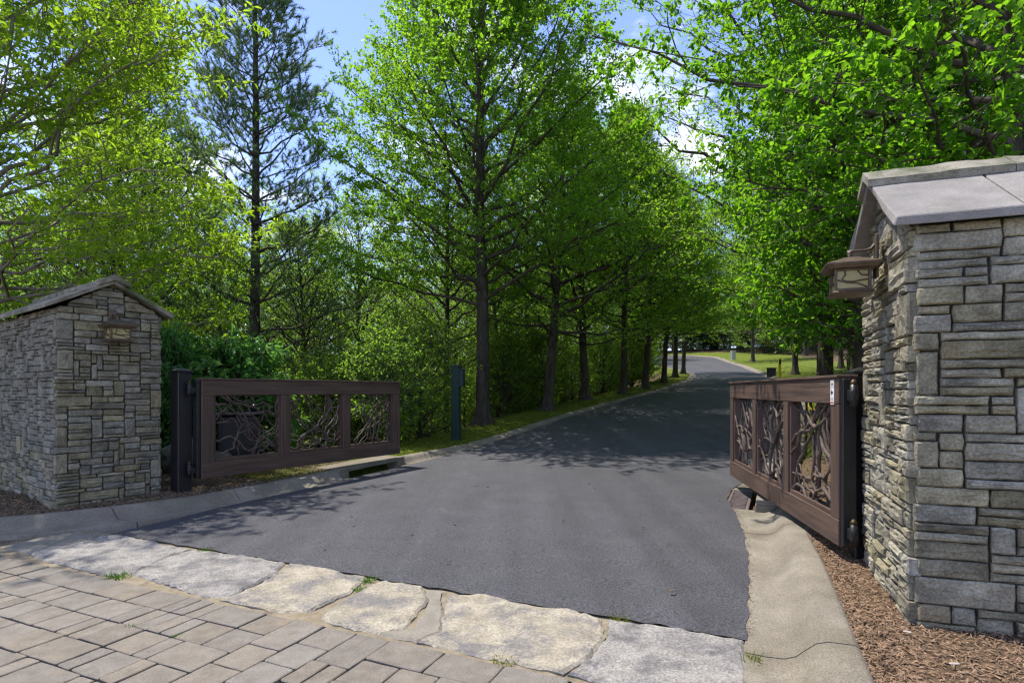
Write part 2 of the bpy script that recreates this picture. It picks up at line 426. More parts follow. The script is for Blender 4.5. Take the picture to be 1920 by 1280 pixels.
# ------------------------------------------------------------------ setting: ground, road, kerbs, paving
def build_ground():
    S = list(np.arange(-40, -4, 4.)) + list(np.arange(-4, 14, .3)) + list(np.arange(14, 46, .8)) + list(np.arange(46, 100, 2.)) + [104, 110, 120, 135, 160]
    lo = [150, 110, 80, 60, 48, 38, 30, 25, 21, 18, 15.5, 13.5, 12, 10.5, 9, 8, 7, 6, 5.2, 4.4, 3.7, 3.1, 2.6, 2.1, 1.7, 1.3, 1, .7, .45, .2, 0, -.12]
    ro = [-.12, 0, .2, .45, .7, 1, 1.3, 1.7, 2.1, 2.6, 3.1, 3.7, 4.4, 5.2, 6, 7, 8, 9, 10.5, 12, 14, 17, 21, 26, 33, 45, 60, 80, 110, 150]
    V = []; A = []
    for s in S:
        L = rl(s) - interp(LG, s) - KL; Rr = rr(s) + interp(RG, s) + KW
        for q in lo:
            r = L - q; x, y = XY(s, r); V.append((x, y, T(s, r)))
            grass = 1.0 if (s > 6.5 and q < 1.5) or (s > 46 and q < 12) else 0.
            if s < 3.2 and q > .2: grass = 1.
            if 3.2 <= s < 9 and q > 3.2: grass = 1.
            A.append(grass)
        for q in ro:
            r = Rr + q; x, y = XY(s, r); V.append((x, y, T(s, r)))
            A.append(1. if (s > 12 and q < (3.5 if s < 40 else 6.5)) or s < 2.6 else 0.)
    w = len(lo) + len(ro)
    F = []
    for i in range(len(S) - 1):
        for j in range(w - 1):
            F.append((i * w + j, i * w + j + 1, (i + 1) * w + j + 1, (i + 1) * w + j))
    o = meshobj('ground', npmesh('ground', V, F, MT['ground'], True, A))
    tag(o, kind='structure')
build_ground()

rng = random.Random(5)
def build_road():
    S = [3.84] + list(np.arange(3.92, 9, .08)) + list(np.arange(9, 14, .3)) + list(np.arange(14, 46, .8)) + list(np.arange(46, 82.5, 1.))
    V = []; n = 13
    for i, s in enumerate(S):
        a, b = rl(s), rr(s)
        if s < 5.2: a = max(a, interp([(3.84, -6.38), (5.2, -6.45)], s))
        b += 0 if s > 12 else rng.uniform(-.016, .008)
        if 3.9 < s < 12: a += rng.uniform(-.008, .016)
        for j in range(n):
            f = j / (n - 1); r = a + (b - a) * f
            x, y = XY(s + (rng.uniform(-.015, .02) if i == 0 else 0), r)
            V.append((x, y, g(s) + .006 + .03 * math.sin(math.pi * f) * ss(3.9, 6, s)))
    F = [(i * n + j, i * n + j + 1, (i + 1) * n + j + 1, (i + 1) * n + j) for i in range(len(S) - 1) for j in range(n - 1)]
    # asphalt has a ragged front lip and side skirts
    k0 = len(V); m = 61
    for row in range(2):
        for j in range(m):
            f = j / (m - 1); jit = rng.uniform(-.022, .03)
            r = -6.38 + (6.38 - .2) * f
            x, y = XY(3.80 + jit if row == 0 else 3.9, r)
            V.append((x, y, (g(3.84) + .004) if row == 0 else g(3.9) + .0075))
    F += [(k0 + j, k0 + j + 1, k0 + m + j + 1, k0 + m + j) for j in range(m - 1)]
    o = meshobj('road', npmesh('road', V, F, MT['asphalt'], True)); tag(o, kind='structure')
build_road()

def kerb(side):
    root = empty('kerb'); tag(root, kind='structure')
    S = ([-6, -3, 0, 2.1, 4.25, 5.6, 7.5, 9.3, 11.2, 13.6] if side < 0 else [-6, -3, 0, 1.5, 3.62, 6.45, 7.5, 9.3, 11.2, 13.6]) + list(np.arange(16.5, 82, 3.))
    for a, b in zip(S, S[1:]):
        if side > 0 and abs(a - 7.5) < .01: continue        # the drain inlets stand here
        if side < 0 and abs(a - 7.5) < .01: continue
        k = max(3, int((b - a) / .4)); rows = []
        for i in range(k + 1):
            s = a + .006 + (b - a - .012) * i / k
            e = rl(s) if side < 0 else rr(s); gw = interp(LG if side < 0 else RG, s)
            if side < 0 and s < 5.2:      # concrete apron between the asphalt and the kerb
                pass
            prof = [(-.03, -.10), (-.012, .002), (gw * .5, -.002), (gw, .004), (gw + .06, .028), (gw + .11, .075), (gw + .16, .118), (gw + .22, .138), (gw + .34, .143), (gw + .37, .13), (gw + .38, -.1)]
            if side < 0: prof = prof[:4] + [(gw + (q - gw) * KL / KW, z * .92) for q, z in prof[4:]]
            rows.append([XY(s, e + side * q) + (g(s) + z * kh(s, side),) for q, z in prof])
        n = len(rows[0]); V = [v for r_ in rows for v in r_]
        F = [(i * n + j, i * n + j + 1, (i + 1) * n + j + 1, (i + 1) * n + j) for i in range(k) for j in range(n - 1)]
        F2 = [tuple(range(n)), tuple(range(k * n, k * n + n))]
        if side < 0: F = [f[::-1] for f in F]
        o = meshobj('kerb_section', pymesh('kerb_section', V, F + F2, MT['concrete'], False), root)
        o.data.polygons.foreach_set('use_smooth', [len(p.vertices) == 4 for p in o.data.polygons])
kerb(-1); kerb(1)

# ---- concrete pavers laid in random ashlar
def ring_slab(poly, ztop, zbot, bev, rs, jit=.004, seg=.09, tilt=(0, 0), rough=0.):
    """slab from a convex outline in (s, r): chamfered edge, slightly ragged outline"""
    pts = []
    n = len(poly)
    cx = sum(p[0] for p in poly) / n; cy = sum(p[1] for p in poly) / n
    for (a, b) in zip(poly, poly[1:] + poly[:1]):
        L = math.dist(a, b); k = max(1, int(L / seg))
        for i in range(k):
            f = i / k
            pts.append((a[0] + (b[0] - a[0]) * f + rs.uniform(-jit, jit), a[1] + (b[1] - a[1]) * f + rs.uniform(-jit, jit)))
    m = len(pts); V = []
    for lvl in range(3):
        for p in pts:
            dx, dy = cx - p[0], cy - p[1]; d = math.hypot(dx, dy)
            ins = 0 if lvl < 2 else bev
            q = (p[0] + dx / d * ins, p[1] + dy / d * ins)
            z = zbot if lvl == 0 else (ztop - bev * .7 if lvl == 1 else ztop + rs.uniform(-rough, rough))
            z += tilt[0] * (q[0] - cx) + tilt[1] * (q[1] - cy) if lvl else 0
            x, y = XY(*q); V.append((x, y, z))
    x, y = XY(cx, cy); V.append((x, y, ztop))
    F = []
    for lvl in range(2):
        for i in range(m):
            j = (i + 1) % m
            F.append((lvl * m + i, lvl * m + j, (lvl + 1) * m + j, (lvl + 1) * m + i))
    for i in range(m): F.append((2 * m + i, 2 * m + (i + 1) % m, 3 * m))
    return V, F

def build_pavement():
    root = empty('pavement'); tag(root, kind='structure')
    V = []; F = []
    for s in (-2.5, 0, 1, 2, 3.0, 3.9):
        for r in (rl(s) - .3, -6, -3, rr(s) + .35): V.append(XY(s, r) + (g(s) - .034,))
    F = [(i * 4 + j, i * 4 + j + 1, i * 4 + j + 5, i * 4 + j + 4) for i in range(5) for j in range(3)]
    meshobj('bedding', pymesh('bedding', V, F, MT['bedding']), root)
    u = .128; s_hi = 2.93; r0 = -8.95
    nr = int((0.05 - r0) / u); ns = 14
    rs = random.Random(11)
    used = np.zeros((nr, ns), bool)
    sizes = [(3, 2)] * 4 + [(2, 2)] * 5 + [(1, 2)] * 4 + [(2, 3)] * 1
    for j in range(ns):
        for i in range(nr):
            if used[i, j]: continue
            opts = rs.sample(sizes, len(sizes)) + [(2, 1), (1, 2), (1, 1)]
            for a, b in opts:
                if i + a <= nr and j + b <= ns and not used[i:i + a, j:j + b].any():
                    # avoid leaving single cells
                    if a > 1 and i + a < nr and not used[i + a, j] and i + a + 1 < nr and used[i + a + 1, j]: continue
                    break
            used[i:i + a, j:j + b] = True
            ra, rb = r0 + i * u, r0 + (i + a) * u; sa, sb = s_hi - (j + b) * u, s_hi - j * u
            if ra < rl(sb) + .0 or rb > -.12: continue
            gp = .0045; poly = [(sa + gp, ra + gp), (sb - gp, ra + gp), (sb - gp, rb - gp), (sa + gp, rb - gp)]
            c = .010; q = []
            for k in range(4):        # clipped corners
                p, pp, pn = poly[k], poly[k - 1], poly[(k + 1) % 4]
                for o_ in (pp, pn):
                    d = math.dist(p, o_); q.append((p[0] + (o_[0] - p[0]) / d * c, p[1] + (o_[1] - p[1]) / d * c))
            zt = g((sa + sb) / 2) + rs.uniform(-.004, .004)
            V, F = ring_slab(q, zt, zt - .035, .006, rs, .003, .1, (.018 + rs.uniform(-.012, .012), rs.uniform(-.012, .012)))
            meshobj('paver', pymesh('paver', V, F, MT['paver']), root)
    # beyond the frame the same paving goes on behind the camera as one sheet
    S = [1.05, 0, -3, -9, -20, -38]
    V = [XY(s, r) + (g(s) - .006,) for s in S for r in (rl(s), rr(s))]
    F = [(i * 2, i * 2 + 1, i * 2 + 3, i * 2 + 2) for i in range(len(S) - 1)]
    o = meshobj('paving_behind', pymesh('paving_behind', V, F, MT['paver']), root)
build_pavement()

def build_border():
    root = empty('stone_threshold'); tag(root, kind='structure')
    V = []; F = []; n = 40; m = 8
    for j in range(m + 1):
        for i in range(n + 1):
            s = 2.935 + (3.86 - 2.935) * j / m; r = -6.95 + 6.8 * i / n
            x, y = XY(s, r); V.append((x, y, g(s) - .012 + .007 * noise.noise((x * 6, y * 6, 0))))
    F = [(j * (n + 1) + i, j * (n + 1) + i + 1, (j + 1) * (n + 1) + i + 1, (j + 1) * (n + 1) + i) for j in range(m) for i in range(n)]
    meshobj('mortar_bed', pymesh('mortar_bed', V, F, MT['mortar_sand'], True), root)
    FL = [  # outlines in (s, r)
        ([(3.10, -6.85), (3.50, -6.95), (3.72, -6.75), (3.70, -6.45), (3.40, -6.40), (3.08, -6.52)], 'flag_plain'),
        ([(3.02, -6.05), (3.10, -6.42), (3.42, -6.33), (3.72, -6.40), (3.80, -6.20), (3.79, -5.62), (3.74, -5.10), (3.48, -5.10), (3.13, -4.93), (2.98, -5.10)], 'flag_grey'),
        ([(3.10, -4.86), (3.46, -5.02), (3.72, -5.02), (3.81, -4.62), (3.80, -3.98), (3.55, -3.82), (3.10, -3.72), (2.98, -3.88)], 'flag_grey'),
        ([(2.99, -3.70), (3.10, -3.66), (3.55, -3.75), (3.79, -3.85), (3.83, -3.55), (3.80, -3.10), (3.45, -2.96), (3.10, -2.98), (2.99, -3.15)], 'flag'),
        ([(3.05, -2.80), (3.30, -2.86), (3.76, -2.86), (3.80, -2.55), (3.55, -2.34), (3.10, -2.22), (2.99, -2.32), (2.98, -2.62)], 'flag'),
        ([(2.99, -2.27), (3.12, -2.16), (3.56, -2.28), (3.74, -2.44), (3.77, -2.32), (3.50, -2.18), (3.16, -1.98), (2.99, -2.05)], 'flag_plain'),
        ([(2.985, -1.98), (3.16, -1.92), (3.50, -2.11), (3.76, -2.24), (3.81, -1.86), (3.79, -1.35), (3.74, -1.12), (3.50, -1.02), (3.20, -1.03), (2.975, -1.10)], 'flag'),
        ([(2.985, -1.02), (3.20, -.97), (3.52, -.95), (3.76, -1.02), (3.79, -.70), (3.78, -.24), (3.30, -.20), (2.96, -.19), (2.95, -.6)], 'flag_grey'),
    ]
    rs = random.Random(3)
    for k, (poly, mat) in enumerate(FL):
        pc = (sum(p[0] for p in poly) / len(poly), sum(p[1] for p in poly) / len(poly))
        poly = [(min(3.84, max(2.945, p[0] + (.012 if p[0] > pc[0] else -.012))), p[1] + (.03 if p[1] > pc[1] else -.03)) for p in poly]
        pts = []
        for a, b in zip(poly, poly[1:] + poly[:1]):
            L = math.dist(a, b); kk = max(1, int(L / .045))
            for i in range(kk):
                f = i / kk; w = 0 if i == 0 else .012
                pts.append(Vector((a[0] + (b[0] - a[0]) * f + rs.uniform(-w, w), a[1] + (b[1] - a[1]) * f + rs.uniform(-w, w))))
        n = len(pts); c = sum(pts, Vector((0, 0))) / n
        inner = [p + (c - p).normalized() * .022 for p in pts]
        extra = []
        lo_s, hi_s = min(p[0] for p in poly), max(p[0] for p in poly); lo_r, hi_r = min(p[1] for p in poly), max(p[1] for p in poly)
        s = lo_s + .03
        while s < hi_s:
            r = lo_r + .03
            while r < hi_r:
                extra.append(Vector((s + rs.uniform(-.012, .012), r + rs.uniform(-.012, .012)))); r += .055
            s += .055
        vs, es, fs, *_ = delaunay_2d_cdt(inner + extra, [], [list(range(n))], 2, 1e-5)
        top = .008 if mat != 'flag_plain' else .002
        def hz(p):
            q = Vector((p[0] * 7 + k * 9, p[1] * 4, k))
            h = .012 * noise.fractal(q, 1, 2.1, 5) + .008 * max(0, noise.noise(q * 2.3))
            ter = noise.noise(Vector((p[0] * 3.2, p[1] * 2.1, k * 5.)))
            h -= .009 if ter > .18 else 0
            return (h if mat != 'flag_plain' else h * .25) + top
        V = []; F = []
        for v in vs:
            x, y = XY(v[0], v[1]); V.append((x, y, g(v[0]) + hz(v)))
        for f in fs: F.append(tuple(f)[::-1])
        b0 = len(V)
        for p in pts:
            x, y = XY(p[0], p[1]); V.append((x, y, g(p[0]) + hz(p) - .013))
        for p in pts:
            x, y = XY(p[0], p[1]); V.append((x, y, g(p[0]) - .05))
        for i in range(n):
            j = (i + 1) % n
            F.append((i, j, b0 + j, b0 + i)); F.append((b0 + i, b0 + j, b0 + n + j, b0 + n + i))
        me = pymesh('flagstone', V, F, MT[mat], False)
        bm = bmesh.new(); bm.from_mesh(me); bmesh.ops.recalc_face_normals(bm, faces=bm.faces); bm.to_mesh(me); bm.free()
        meshobj('flagstone', me, root)
build_border()

# ------------------------------------------------------------------ stone gate pillars
def clip_poly(poly, a, b, c):
    """keep a*x + b*y <= c"""
    out = []
    for p, q in zip(poly, poly[1:] + poly[:1]):
        dp = a * p[0] + b * p[1] - c; dq = a * q[0] + b * q[1] - c
        if dp <= 0: out.append(p)
        if dp * dq < 0:
            t = dp / (dp - dq); out.append((p[0] + (q[0] - p[0]) * t, p[1] + (q[1] - p[1]) * t))
    return out

def pack(rs, w, h, uw, uh, sizes):
    nx, ny = int(round(w / uw)), int(round(h / uh)); used = np.zeros((nx, ny), bool); out = []
    xs = [w * i / nx for i in range(nx + 1)]; ys = [h * j / ny for j in range(ny + 1)]
    for j in range(ny):
        for i in range(nx):
            if used[i, j]: continue
            run = 0
            while i + run < nx and not used[i + run, j]: run += 1
            a, b = rs.choice(sizes)
            if a >= run or run - a < 2: a = run if run <= 8 else run // 2
            if a == 1 and b < 3: b = rs.choice([2, 3, 4])
            b = min(b, ny - j)
            used[i:i + a, j:j + b] = True
            out.append((xs[i], ys[j], xs[i + a], ys[j + b]))
    return out

def stone_mesh(poly, depth, rs, rough, mtx, mat=None, gap=.0032, bev=.010):
    """one stone: outline poly on the wall plane (u, v), standing DEPTH proud of it"""
    cx = sum(p[0] for p in poly) / len(poly); cy = sum(p[1] for p in poly) / len(poly)
    pts = []
    for a, b in zip(poly, poly[1:] + poly[:1]):
        L = math.dist(a, b)
        if L < 1e-4: continue
        k = 1 if L < .07 else (2 if L < .16 else (3 if L < .3 else 5))
        for i in range(k):
            f = i / k; x = a[0] + (b[0] - a[0]) * f; y = a[1] + (b[1] - a[1]) * f
            nx, ny = -(b[1] - a[1]) / L, (b[0] - a[0]) / L          # inward normal (ccw outline)
            w = gap + (rs.uniform(-.003, .004) if i else rs.uniform(.001, .007))
            dx, dy = cx - x, cy - y
            if i: pts.append((x + nx * w, y + ny * w))
            else:
                d = math.hypot(dx, dy) or 1; pts.append((x + dx / d * w * 1.4, y + dy / d * w * 1.4))
    n = len(pts); V = []; F = []
    hmin = min(max(p[0] for p in pts) - min(p[0] for p in pts), max(p[1] for p in pts) - min(p[1] for p in pts))
    b = min(bev, hmin * .22)
    for lvl in range(4):
        for p in pts:
            dx, dy = cx - p[0], cy - p[1]
            ins = (0, 0, b, min(hmin * .36, .07))[lvl]
            sx = max(-abs(dx), min(abs(dx), ins * (1 if dx > 0 else -1))); sy = max(-abs(dy), min(abs(dy), ins * (1 if dy > 0 else -1)))
            q = (p[0] + sx * (.9 if lvl else 0), p[1] + sy * (.9 if lvl else 0))
            z = (-.03, depth - b * 1.1 + rs.uniform(-rough, rough) * .4, depth + rs.uniform(-rough, rough) * .6, depth + .001 + rs.uniform(-rough, rough))[lvl]
            V.append(mtx @ Vector((q[0], q[1], z)))
    V.append(mtx @ Vector((cx, cy, depth + .004 + rs.uniform(-rough, rough))))
    for lvl in range(3):
        for i in range(n):
            j = (i + 1) % n; F.append((lvl * n + i, lvl * n + j, (lvl + 1) * n + j, (lvl + 1) * n + i))
    for i in range(n): F.append((3 * n + i, 3 * n + (i + 1) % n, 4 * n))
    return V, F

EAVE = 2.44
def pillar(name, label, C, d1, W, D, back, seed, mirror, capmats, sizes, un, rough_g, rough_s, RIDGE):
    """C: near corner; d1: unit direction of the gable end; the ridge runs away from the drive along BACK"""
    root = empty(name, (C[0], C[1], C[2])); tag(root, label, 'stone pillar', 'stone gate pillars')
    d1 = Vector((*d1, 0)).normalized(); d2 = Vector((*back, 0)).normalized(); up = Vector((0, 0, 1))
    rs = random.Random(seed)
    H, RD = EAVE - C[2] + .02, RIDGE - C[2]
    # core
    ins = .02
    q = [d1 * ins + d2 * ins, d1 * (W - ins) + d2 * ins, d1 * (W - ins) + d2 * (D - ins), d1 * ins + d2 * (D - ins)]
    m1, m2 = d1 * W / 2 + d2 * ins, d1 * W / 2 + d2 * (D - ins)
    V = [p - up * .3 for p in q] + [p + up * (H - .02) for p in q] + [m1 + up * (RD - .03), m2 + up * (RD - .03)]
    F = [(0, 1, 5, 4), (1, 2, 6, 5), (2, 3, 7, 6), (3, 0, 4, 7), (4, 5, 8), (6, 7, 9), (5, 6, 9, 8), (7, 4, 8, 9)]
    me = pymesh('core', V, F, MT['mortar']); meshobj('core', me, root)
    def face(org, du, w, gable, each, rough, prox):
        n = du.cross(up)
        mt = Matrix.Translation(org) @ Matrix(((du.x, up.x, n.x, 0), (du.y, up.y, n.y, 0), (du.z, up.z, n.z, 0), (0, 0, 0, 1)))
        hh = RD if gable else H
        AV = []; AF = []
        ov = .010
        for (x0, y0, x1, y1) in pack(rs, w + 2 * ov if gable else w, hh, un[0], un[1], sizes):
            if gable:
                x0 -= ov; x1 -= ov
                if x0 < -ov + .01: x0 += rs.uniform(-.024, .02)
                if x1 > w + ov - .01: x1 += rs.uniform(-.02, .022)
            else:
                if x0 < .005: x0 += rs.uniform(-.012, .012)
                if x1 > w - .005: x1 += rs.uniform(-.012, .012)
            poly = [(x0, y0), (x1, y0), (x1, y1), (x0, y1)]
            if gable and y1 > H:
                k = (RD - H) / (w / 2 + ov)
                poly = clip_poly(poly, -k, 1, H + k * ov)
                if len(poly) > 2: poly = clip_poly(poly, k, 1, H + k * (w + ov))
                ar = sum(a[0] * b[1] - b[0] * a[1] for a, b in zip(poly, poly[1:] + poly[:1])) / 2 if len(poly) > 2 else 0
                if ar < .002: continue
            edge = gable and (x0 < .02 or x1 > w - .02)
            dep = prox + rs.uniform(0, .03) if not edge else prox + rs.uniform(.008, .03)
            V, F = stone_mesh(poly, dep, rs, rough, mt)
            if each and len(root.children) < 301:
                meshobj('stone', pymesh('stone', V, F, MT['stone']), root)
            else:
                b0 = len(AV); AV += V; AF += [tuple(i + b0 for i in f) for f in F]
        if AV:
            o = meshobj('stone_facing', pymesh('stone_facing', AV, AF, MT['stone']), root); o['kind'] = 'stuff'
    # gable end faces the drive; near side faces the camera
    if mirror:   # outward normal = du x up must point to the drive
        face(d1 * 0, d1, W, True, True, rough_g, .012)
        face(d2 * D, -d2, D, False, True, rough_s, .012)
        face(d1 * W, d2, D, False, False, rough_s, .012)
        face(d1 * W + d2 * D, -d1, W, True, False, rough_g, .012)
    else:
        face(d1 * W, -d1, W, True, True, rough_g, .012)
        face(d2 * 0, d2, D, False, True, rough_s, .012)
        face(d1 * W + d2 * D, -d2, D, False, False, rough_s, .012)
        face(d2 * D, d1, W, True, False, rough_g, .012)
    # roof slabs
    ovg, ove, th = .13, .13, .055
    half = W / 2 + ove
    rise = (RIDGE - EAVE)
    ln = D + 2 * ovg
    for side in (0, 1):
        cuts = [-ovg, -ovg + .62, -ovg + 1.3, D + ovg] if D > 1.4 else [-ovg, .45, D + ovg]
        for a, b in zip(cuts, cuts[1:]):
            a += .006; b -= .006
            b = max(b, a + .1)
            k = 6; V = []
            for lay in (0, 1):
                for i in range(k + 1):
                    for j in range(4):
                        f = j / 3
                        t = a + (b - a) * i / k
                        if a < 0 and i == 0 and j < 4: t += rs.uniform(-.012, .012)
                        off = W / 2 + (half * (1 - f) - .0 * f) * (-1 if side == 0 else 1)
                        z = EAVE - C[2] + rise * f + (th if lay else 0) + rs.uniform(-.002, .002)
                        if j == 0 and lay == 0: pass
                        V.append(d1 * off + d2 * t + up * z)
            n4 = (k + 1) * 4; F = []
            for i in range(k):
                for j in range(3):
                    p = i * 4 + j
                    F.append((p, p + 1, p + 5, p + 4)); F.append((n4 + p, n4 + p + 4, n4 + p + 5, n4 + p + 1))
                F.append((i * 4, i * 4 + 4, n4 + i * 4 + 4, n4 + i * 4)); F.append((i * 4 + 3, n4 + i * 4 + 3, n4 + i * 4 + 7, i * 4 + 7))
            for i in (0, k):
                for j in range(3):
                    p = i * 4 + j; F.append((p, n4 + p, n4 + p + 1, p + 1))
            me = pymesh('roof_slab', V, F, MT[capmats[0]])
            bm = bmesh.new(); bm.from_mesh(me); bmesh.ops.recalc_face_normals(bm, faces=bm.faces)
            bmesh.ops.bevel(bm, geom=[e for e in bm.edges if len(e.link_faces) == 2 and e.calc_face_angle(0) > .9], offset=.006, segments=1, affect='EDGES')
            bm.to_mesh(me); bm.free()
            meshobj('roof_slab', me, root)
    # ridge caps: inverted V pieces
    cw, ct = .17, .05
    cuts = [-ovg - .02, -ovg + .78, -ovg + 1.5, D + ovg] if D > 1.4 else [-ovg - .02, .42, D + ovg]
    sl = rise / half
    for a, b in zip(cuts, cuts[1:]):
        a += .004; b = max(b - .004, a + .05); k = 8; V = []; n = 6
        for i in range(k + 1):
            t = a + (b - a) * i / k + (rs.uniform(-.015, .015) if i in (0, k) else 0)
            zt = EAVE - C[2] + rise + th
            j1 = rs.uniform(-.007, .007)
            prof = [(-cw, zt - sl * cw + .002), (-cw - .005 + j1, zt - sl * cw + ct), (0, zt + ct + rs.uniform(-.006, .006)), (cw + .005 + j1, zt - sl * cw + ct), (cw, zt - sl * cw + .002), (0, zt - .01)]
            for o_, z in prof: V.append(d1 * (W / 2 + o_) + d2 * t + up * (z + rs.uniform(-.003, .003)))
        F = [(i * n + j, i * n + (j + 1) % n, (i + 1) * n + (j + 1) % n, (i + 1) * n + j) for i in range(k) for j in range(n)]
        for e in (0, k): F += [(e * n, e * n + 1, e * n + 2, e * n + 5), (e * n + 5, e * n + 2, e * n + 3, e * n + 4)]
        me = pymesh('ridge_cap', V, F, MT[capmats[1]])
        bm = bmesh.new(); bm.from_mesh(me); bmesh.ops.recalc_face_normals(bm, faces=bm.faces); bm.to_mesh(me); bm.free()
        meshobj('ridge_cap', me, root)
    return root

SIZ_L = [(4, 1)] * 4 + [(5, 1)] * 3 + [(3, 1)] * 3 + [(4, 2)] * 5 + [(3, 2)] * 5 + [(5, 2)] * 3 + [(6, 2)] * 2 + [(2, 2)] * 2 + [(3, 3)] * 2 + [(2, 3)] * 1 + [(1, 5)] * 1 + [(2, 6)] * 1 + [(6, 3)] * 1
SIZ_R = [(4, 2)] * 2 + [(3, 2)] * 2 + [(5, 2)] * 2 + [(6, 2)] * 2 + [(5, 1)] * 5 + [(6, 1)] * 5 + [(4, 1)] * 3 + [(7, 1)] * 2 + [(8, 2)] * 2 + [(2, 3)] * 1 + [(8, 3)] * 1 + [(2, 5)] * 1
CL = Vector((-5.27, 6.78, .10)); DL = Vector((.6, .8)); WL = 1.1
CR = Vector((2.35, 3.434, .06)); DR = Vector((.35, .937)); WR = 1.25
pillar('stone_pillar', 'shaded grey stone gate pillar with mossy gabled cap, left of the drive', CL, DL, WL, 2.3, (-.8, .6), 21, True, ('cap_old', 'cap_old'), SIZ_L, (.058, .039), .006, .006, 2.80)
pillar('stone_pillar', 'tall grey stone gate pillar with sunlit slab roof beside the mulch bed', CR, DR, WR, 1.5, (.937, -.35), 8, False, ('cap', 'cap_old'), SIZ_R, (.060, .052), .009, .005, 2.905)

# ------------------------------------------------------------------ wall lanterns
def lantern(label, base, out, z):
    """base: point on the gable face; out: direction away from the wall"""
    rz = math.atan2(out[1], out[0])
    root = empty('wall_lantern', (base[0], base[1], z), rz); tag(root, label, 'lantern', 'copper lanterns on the gate pillars'); root.scale = (.86, .86, .86)
    x0 = .235
    m = MB(); m.box((.052, 0, .06), (.022, .10, .34), bev=.004); m.build('mount_plate', MT['copper'], root)
    m = MB(); m.tube([(.06, 0, .16), (.085, 0, .128), (.12, 0, .118), (x0 - .03, 0, .118), (x0 + .01, 0, .116), (x0 + .016, 0, .10)], [.013, .010, .009, .009, .011, .012], 8); m.build('arm', MT['copper'], root)
    m = MB(); m.tube([(x0, 0, .055), (x0, 0, .075), (x0, 0, .10), (x0, 0, .112), (x0, 0, .118)], [.028, .014, .022, .02, .006], 10); m.build('finial', MT['copper'], root)
    m = MB(); m.frustum(-.012, .19, .0, .19, x0).frustum(.0005, .19, .062, .045, x0).frustum(-.04, .168, -.0125, .188, x0); m.build('lantern_roof', MT['copper'], root)
    fr = MB()
    h = .118
    for sx in (-1, 1):
        for sy in (-1, 1): fr.box((x0 + sx * h, sy * h, -.125), (.02, .02, .175), bev=.003)
    fr.frustum(-.228, .15, -.2125, .132, x0).frustum(-.24, .138, -.2285, .15, x0)
    for k in range(4):
        a = k * math.pi / 2; c = Vector((math.cos(a), math.sin(a)))
        for zz in (-.05, -.203): fr.box((x0 + c.x * h, c.y * h, zz), (.012, h * 2 - .022, .016), a)
    fr.build('lantern_frame', MT['copper'], root)
    for k in range(4):
        a = k * math.pi / 2; c = Vector((math.cos(a), math.sin(a))); t = Vector((-c.y, c.x))
        m = MB(); m.box((x0 + c.x * (h - .008), c.y * (h - .008), -.126), (.006, h * 2 - .024, .138), a); m.build('glass_pane', MT['glass'], root)
        def w(u, v): return (x0 + c.x * (h + .001) + t.x * u, c.y * (h + .001) + t.y * u, v)
        m = MB()
        m.tube([w(-.104, -.128), w(-.06, -.14), (w(0, -.145)), w(.05, -.137), w(.104, -.132)], .0052, 5)
        m.tube([w(-.09, -.136), w(-.03, -.152), w(.03, -.158), w(.075, -.178), w(.104, -.194)], .0052, 5)
        m.tube([w(-.05, -.138), w(-.075, -.12), w(-.05, -.09), w(-.055, -.06)], .0052, 5)
        m.tube([w(.104, -.10), w(.06, -.095), w(.035, -.06)], .0052, 5)
        m.build('vine_tracery', MT['copper'], root)
    return root
gl = CL.xy + DL.normalized() * WL * .5 + Vector((.8, -.6)) * .02
lantern('small copper lantern on the shaded left stone pillar', gl, (.8, -.6), 2.29)
gr_ = CR.xy + DR.normalized() * WR * .46 + Vector((-.937, .35)) * .03
lantern('large copper lantern jutting from the near right stone pillar', gr_, (-.937, .35), 2.36)

# ------------------------------------------------------------------ gates
def wander(rs, a, b, n, amp, dep):
    pts = []
    a = Vector(a); b = Vector(b); d = b - a; L = d.length; pr = Vector((-d.y, d.x)) / max(L, .01)
    ph = rs.uniform(0, 6.28); fq = rs.uniform(.8, 1.9); zo = rs.uniform(-dep, dep); zo2 = rs.uniform(-dep, dep)
    for i in range(n + 1):
        f = i / n; env = math.sin(math.pi * f) ** .6 if 0 < f < 1 else 0
        p = a + d * f + pr * (amp * L * env * (math.sin(ph + fq * 6.28 * f) + rs.uniform(-.45, .45)))
        pts.append(Vector((p.x, zo + (zo2 - zo) * f + rs.uniform(-.006, .006), p.y)))
    return pts

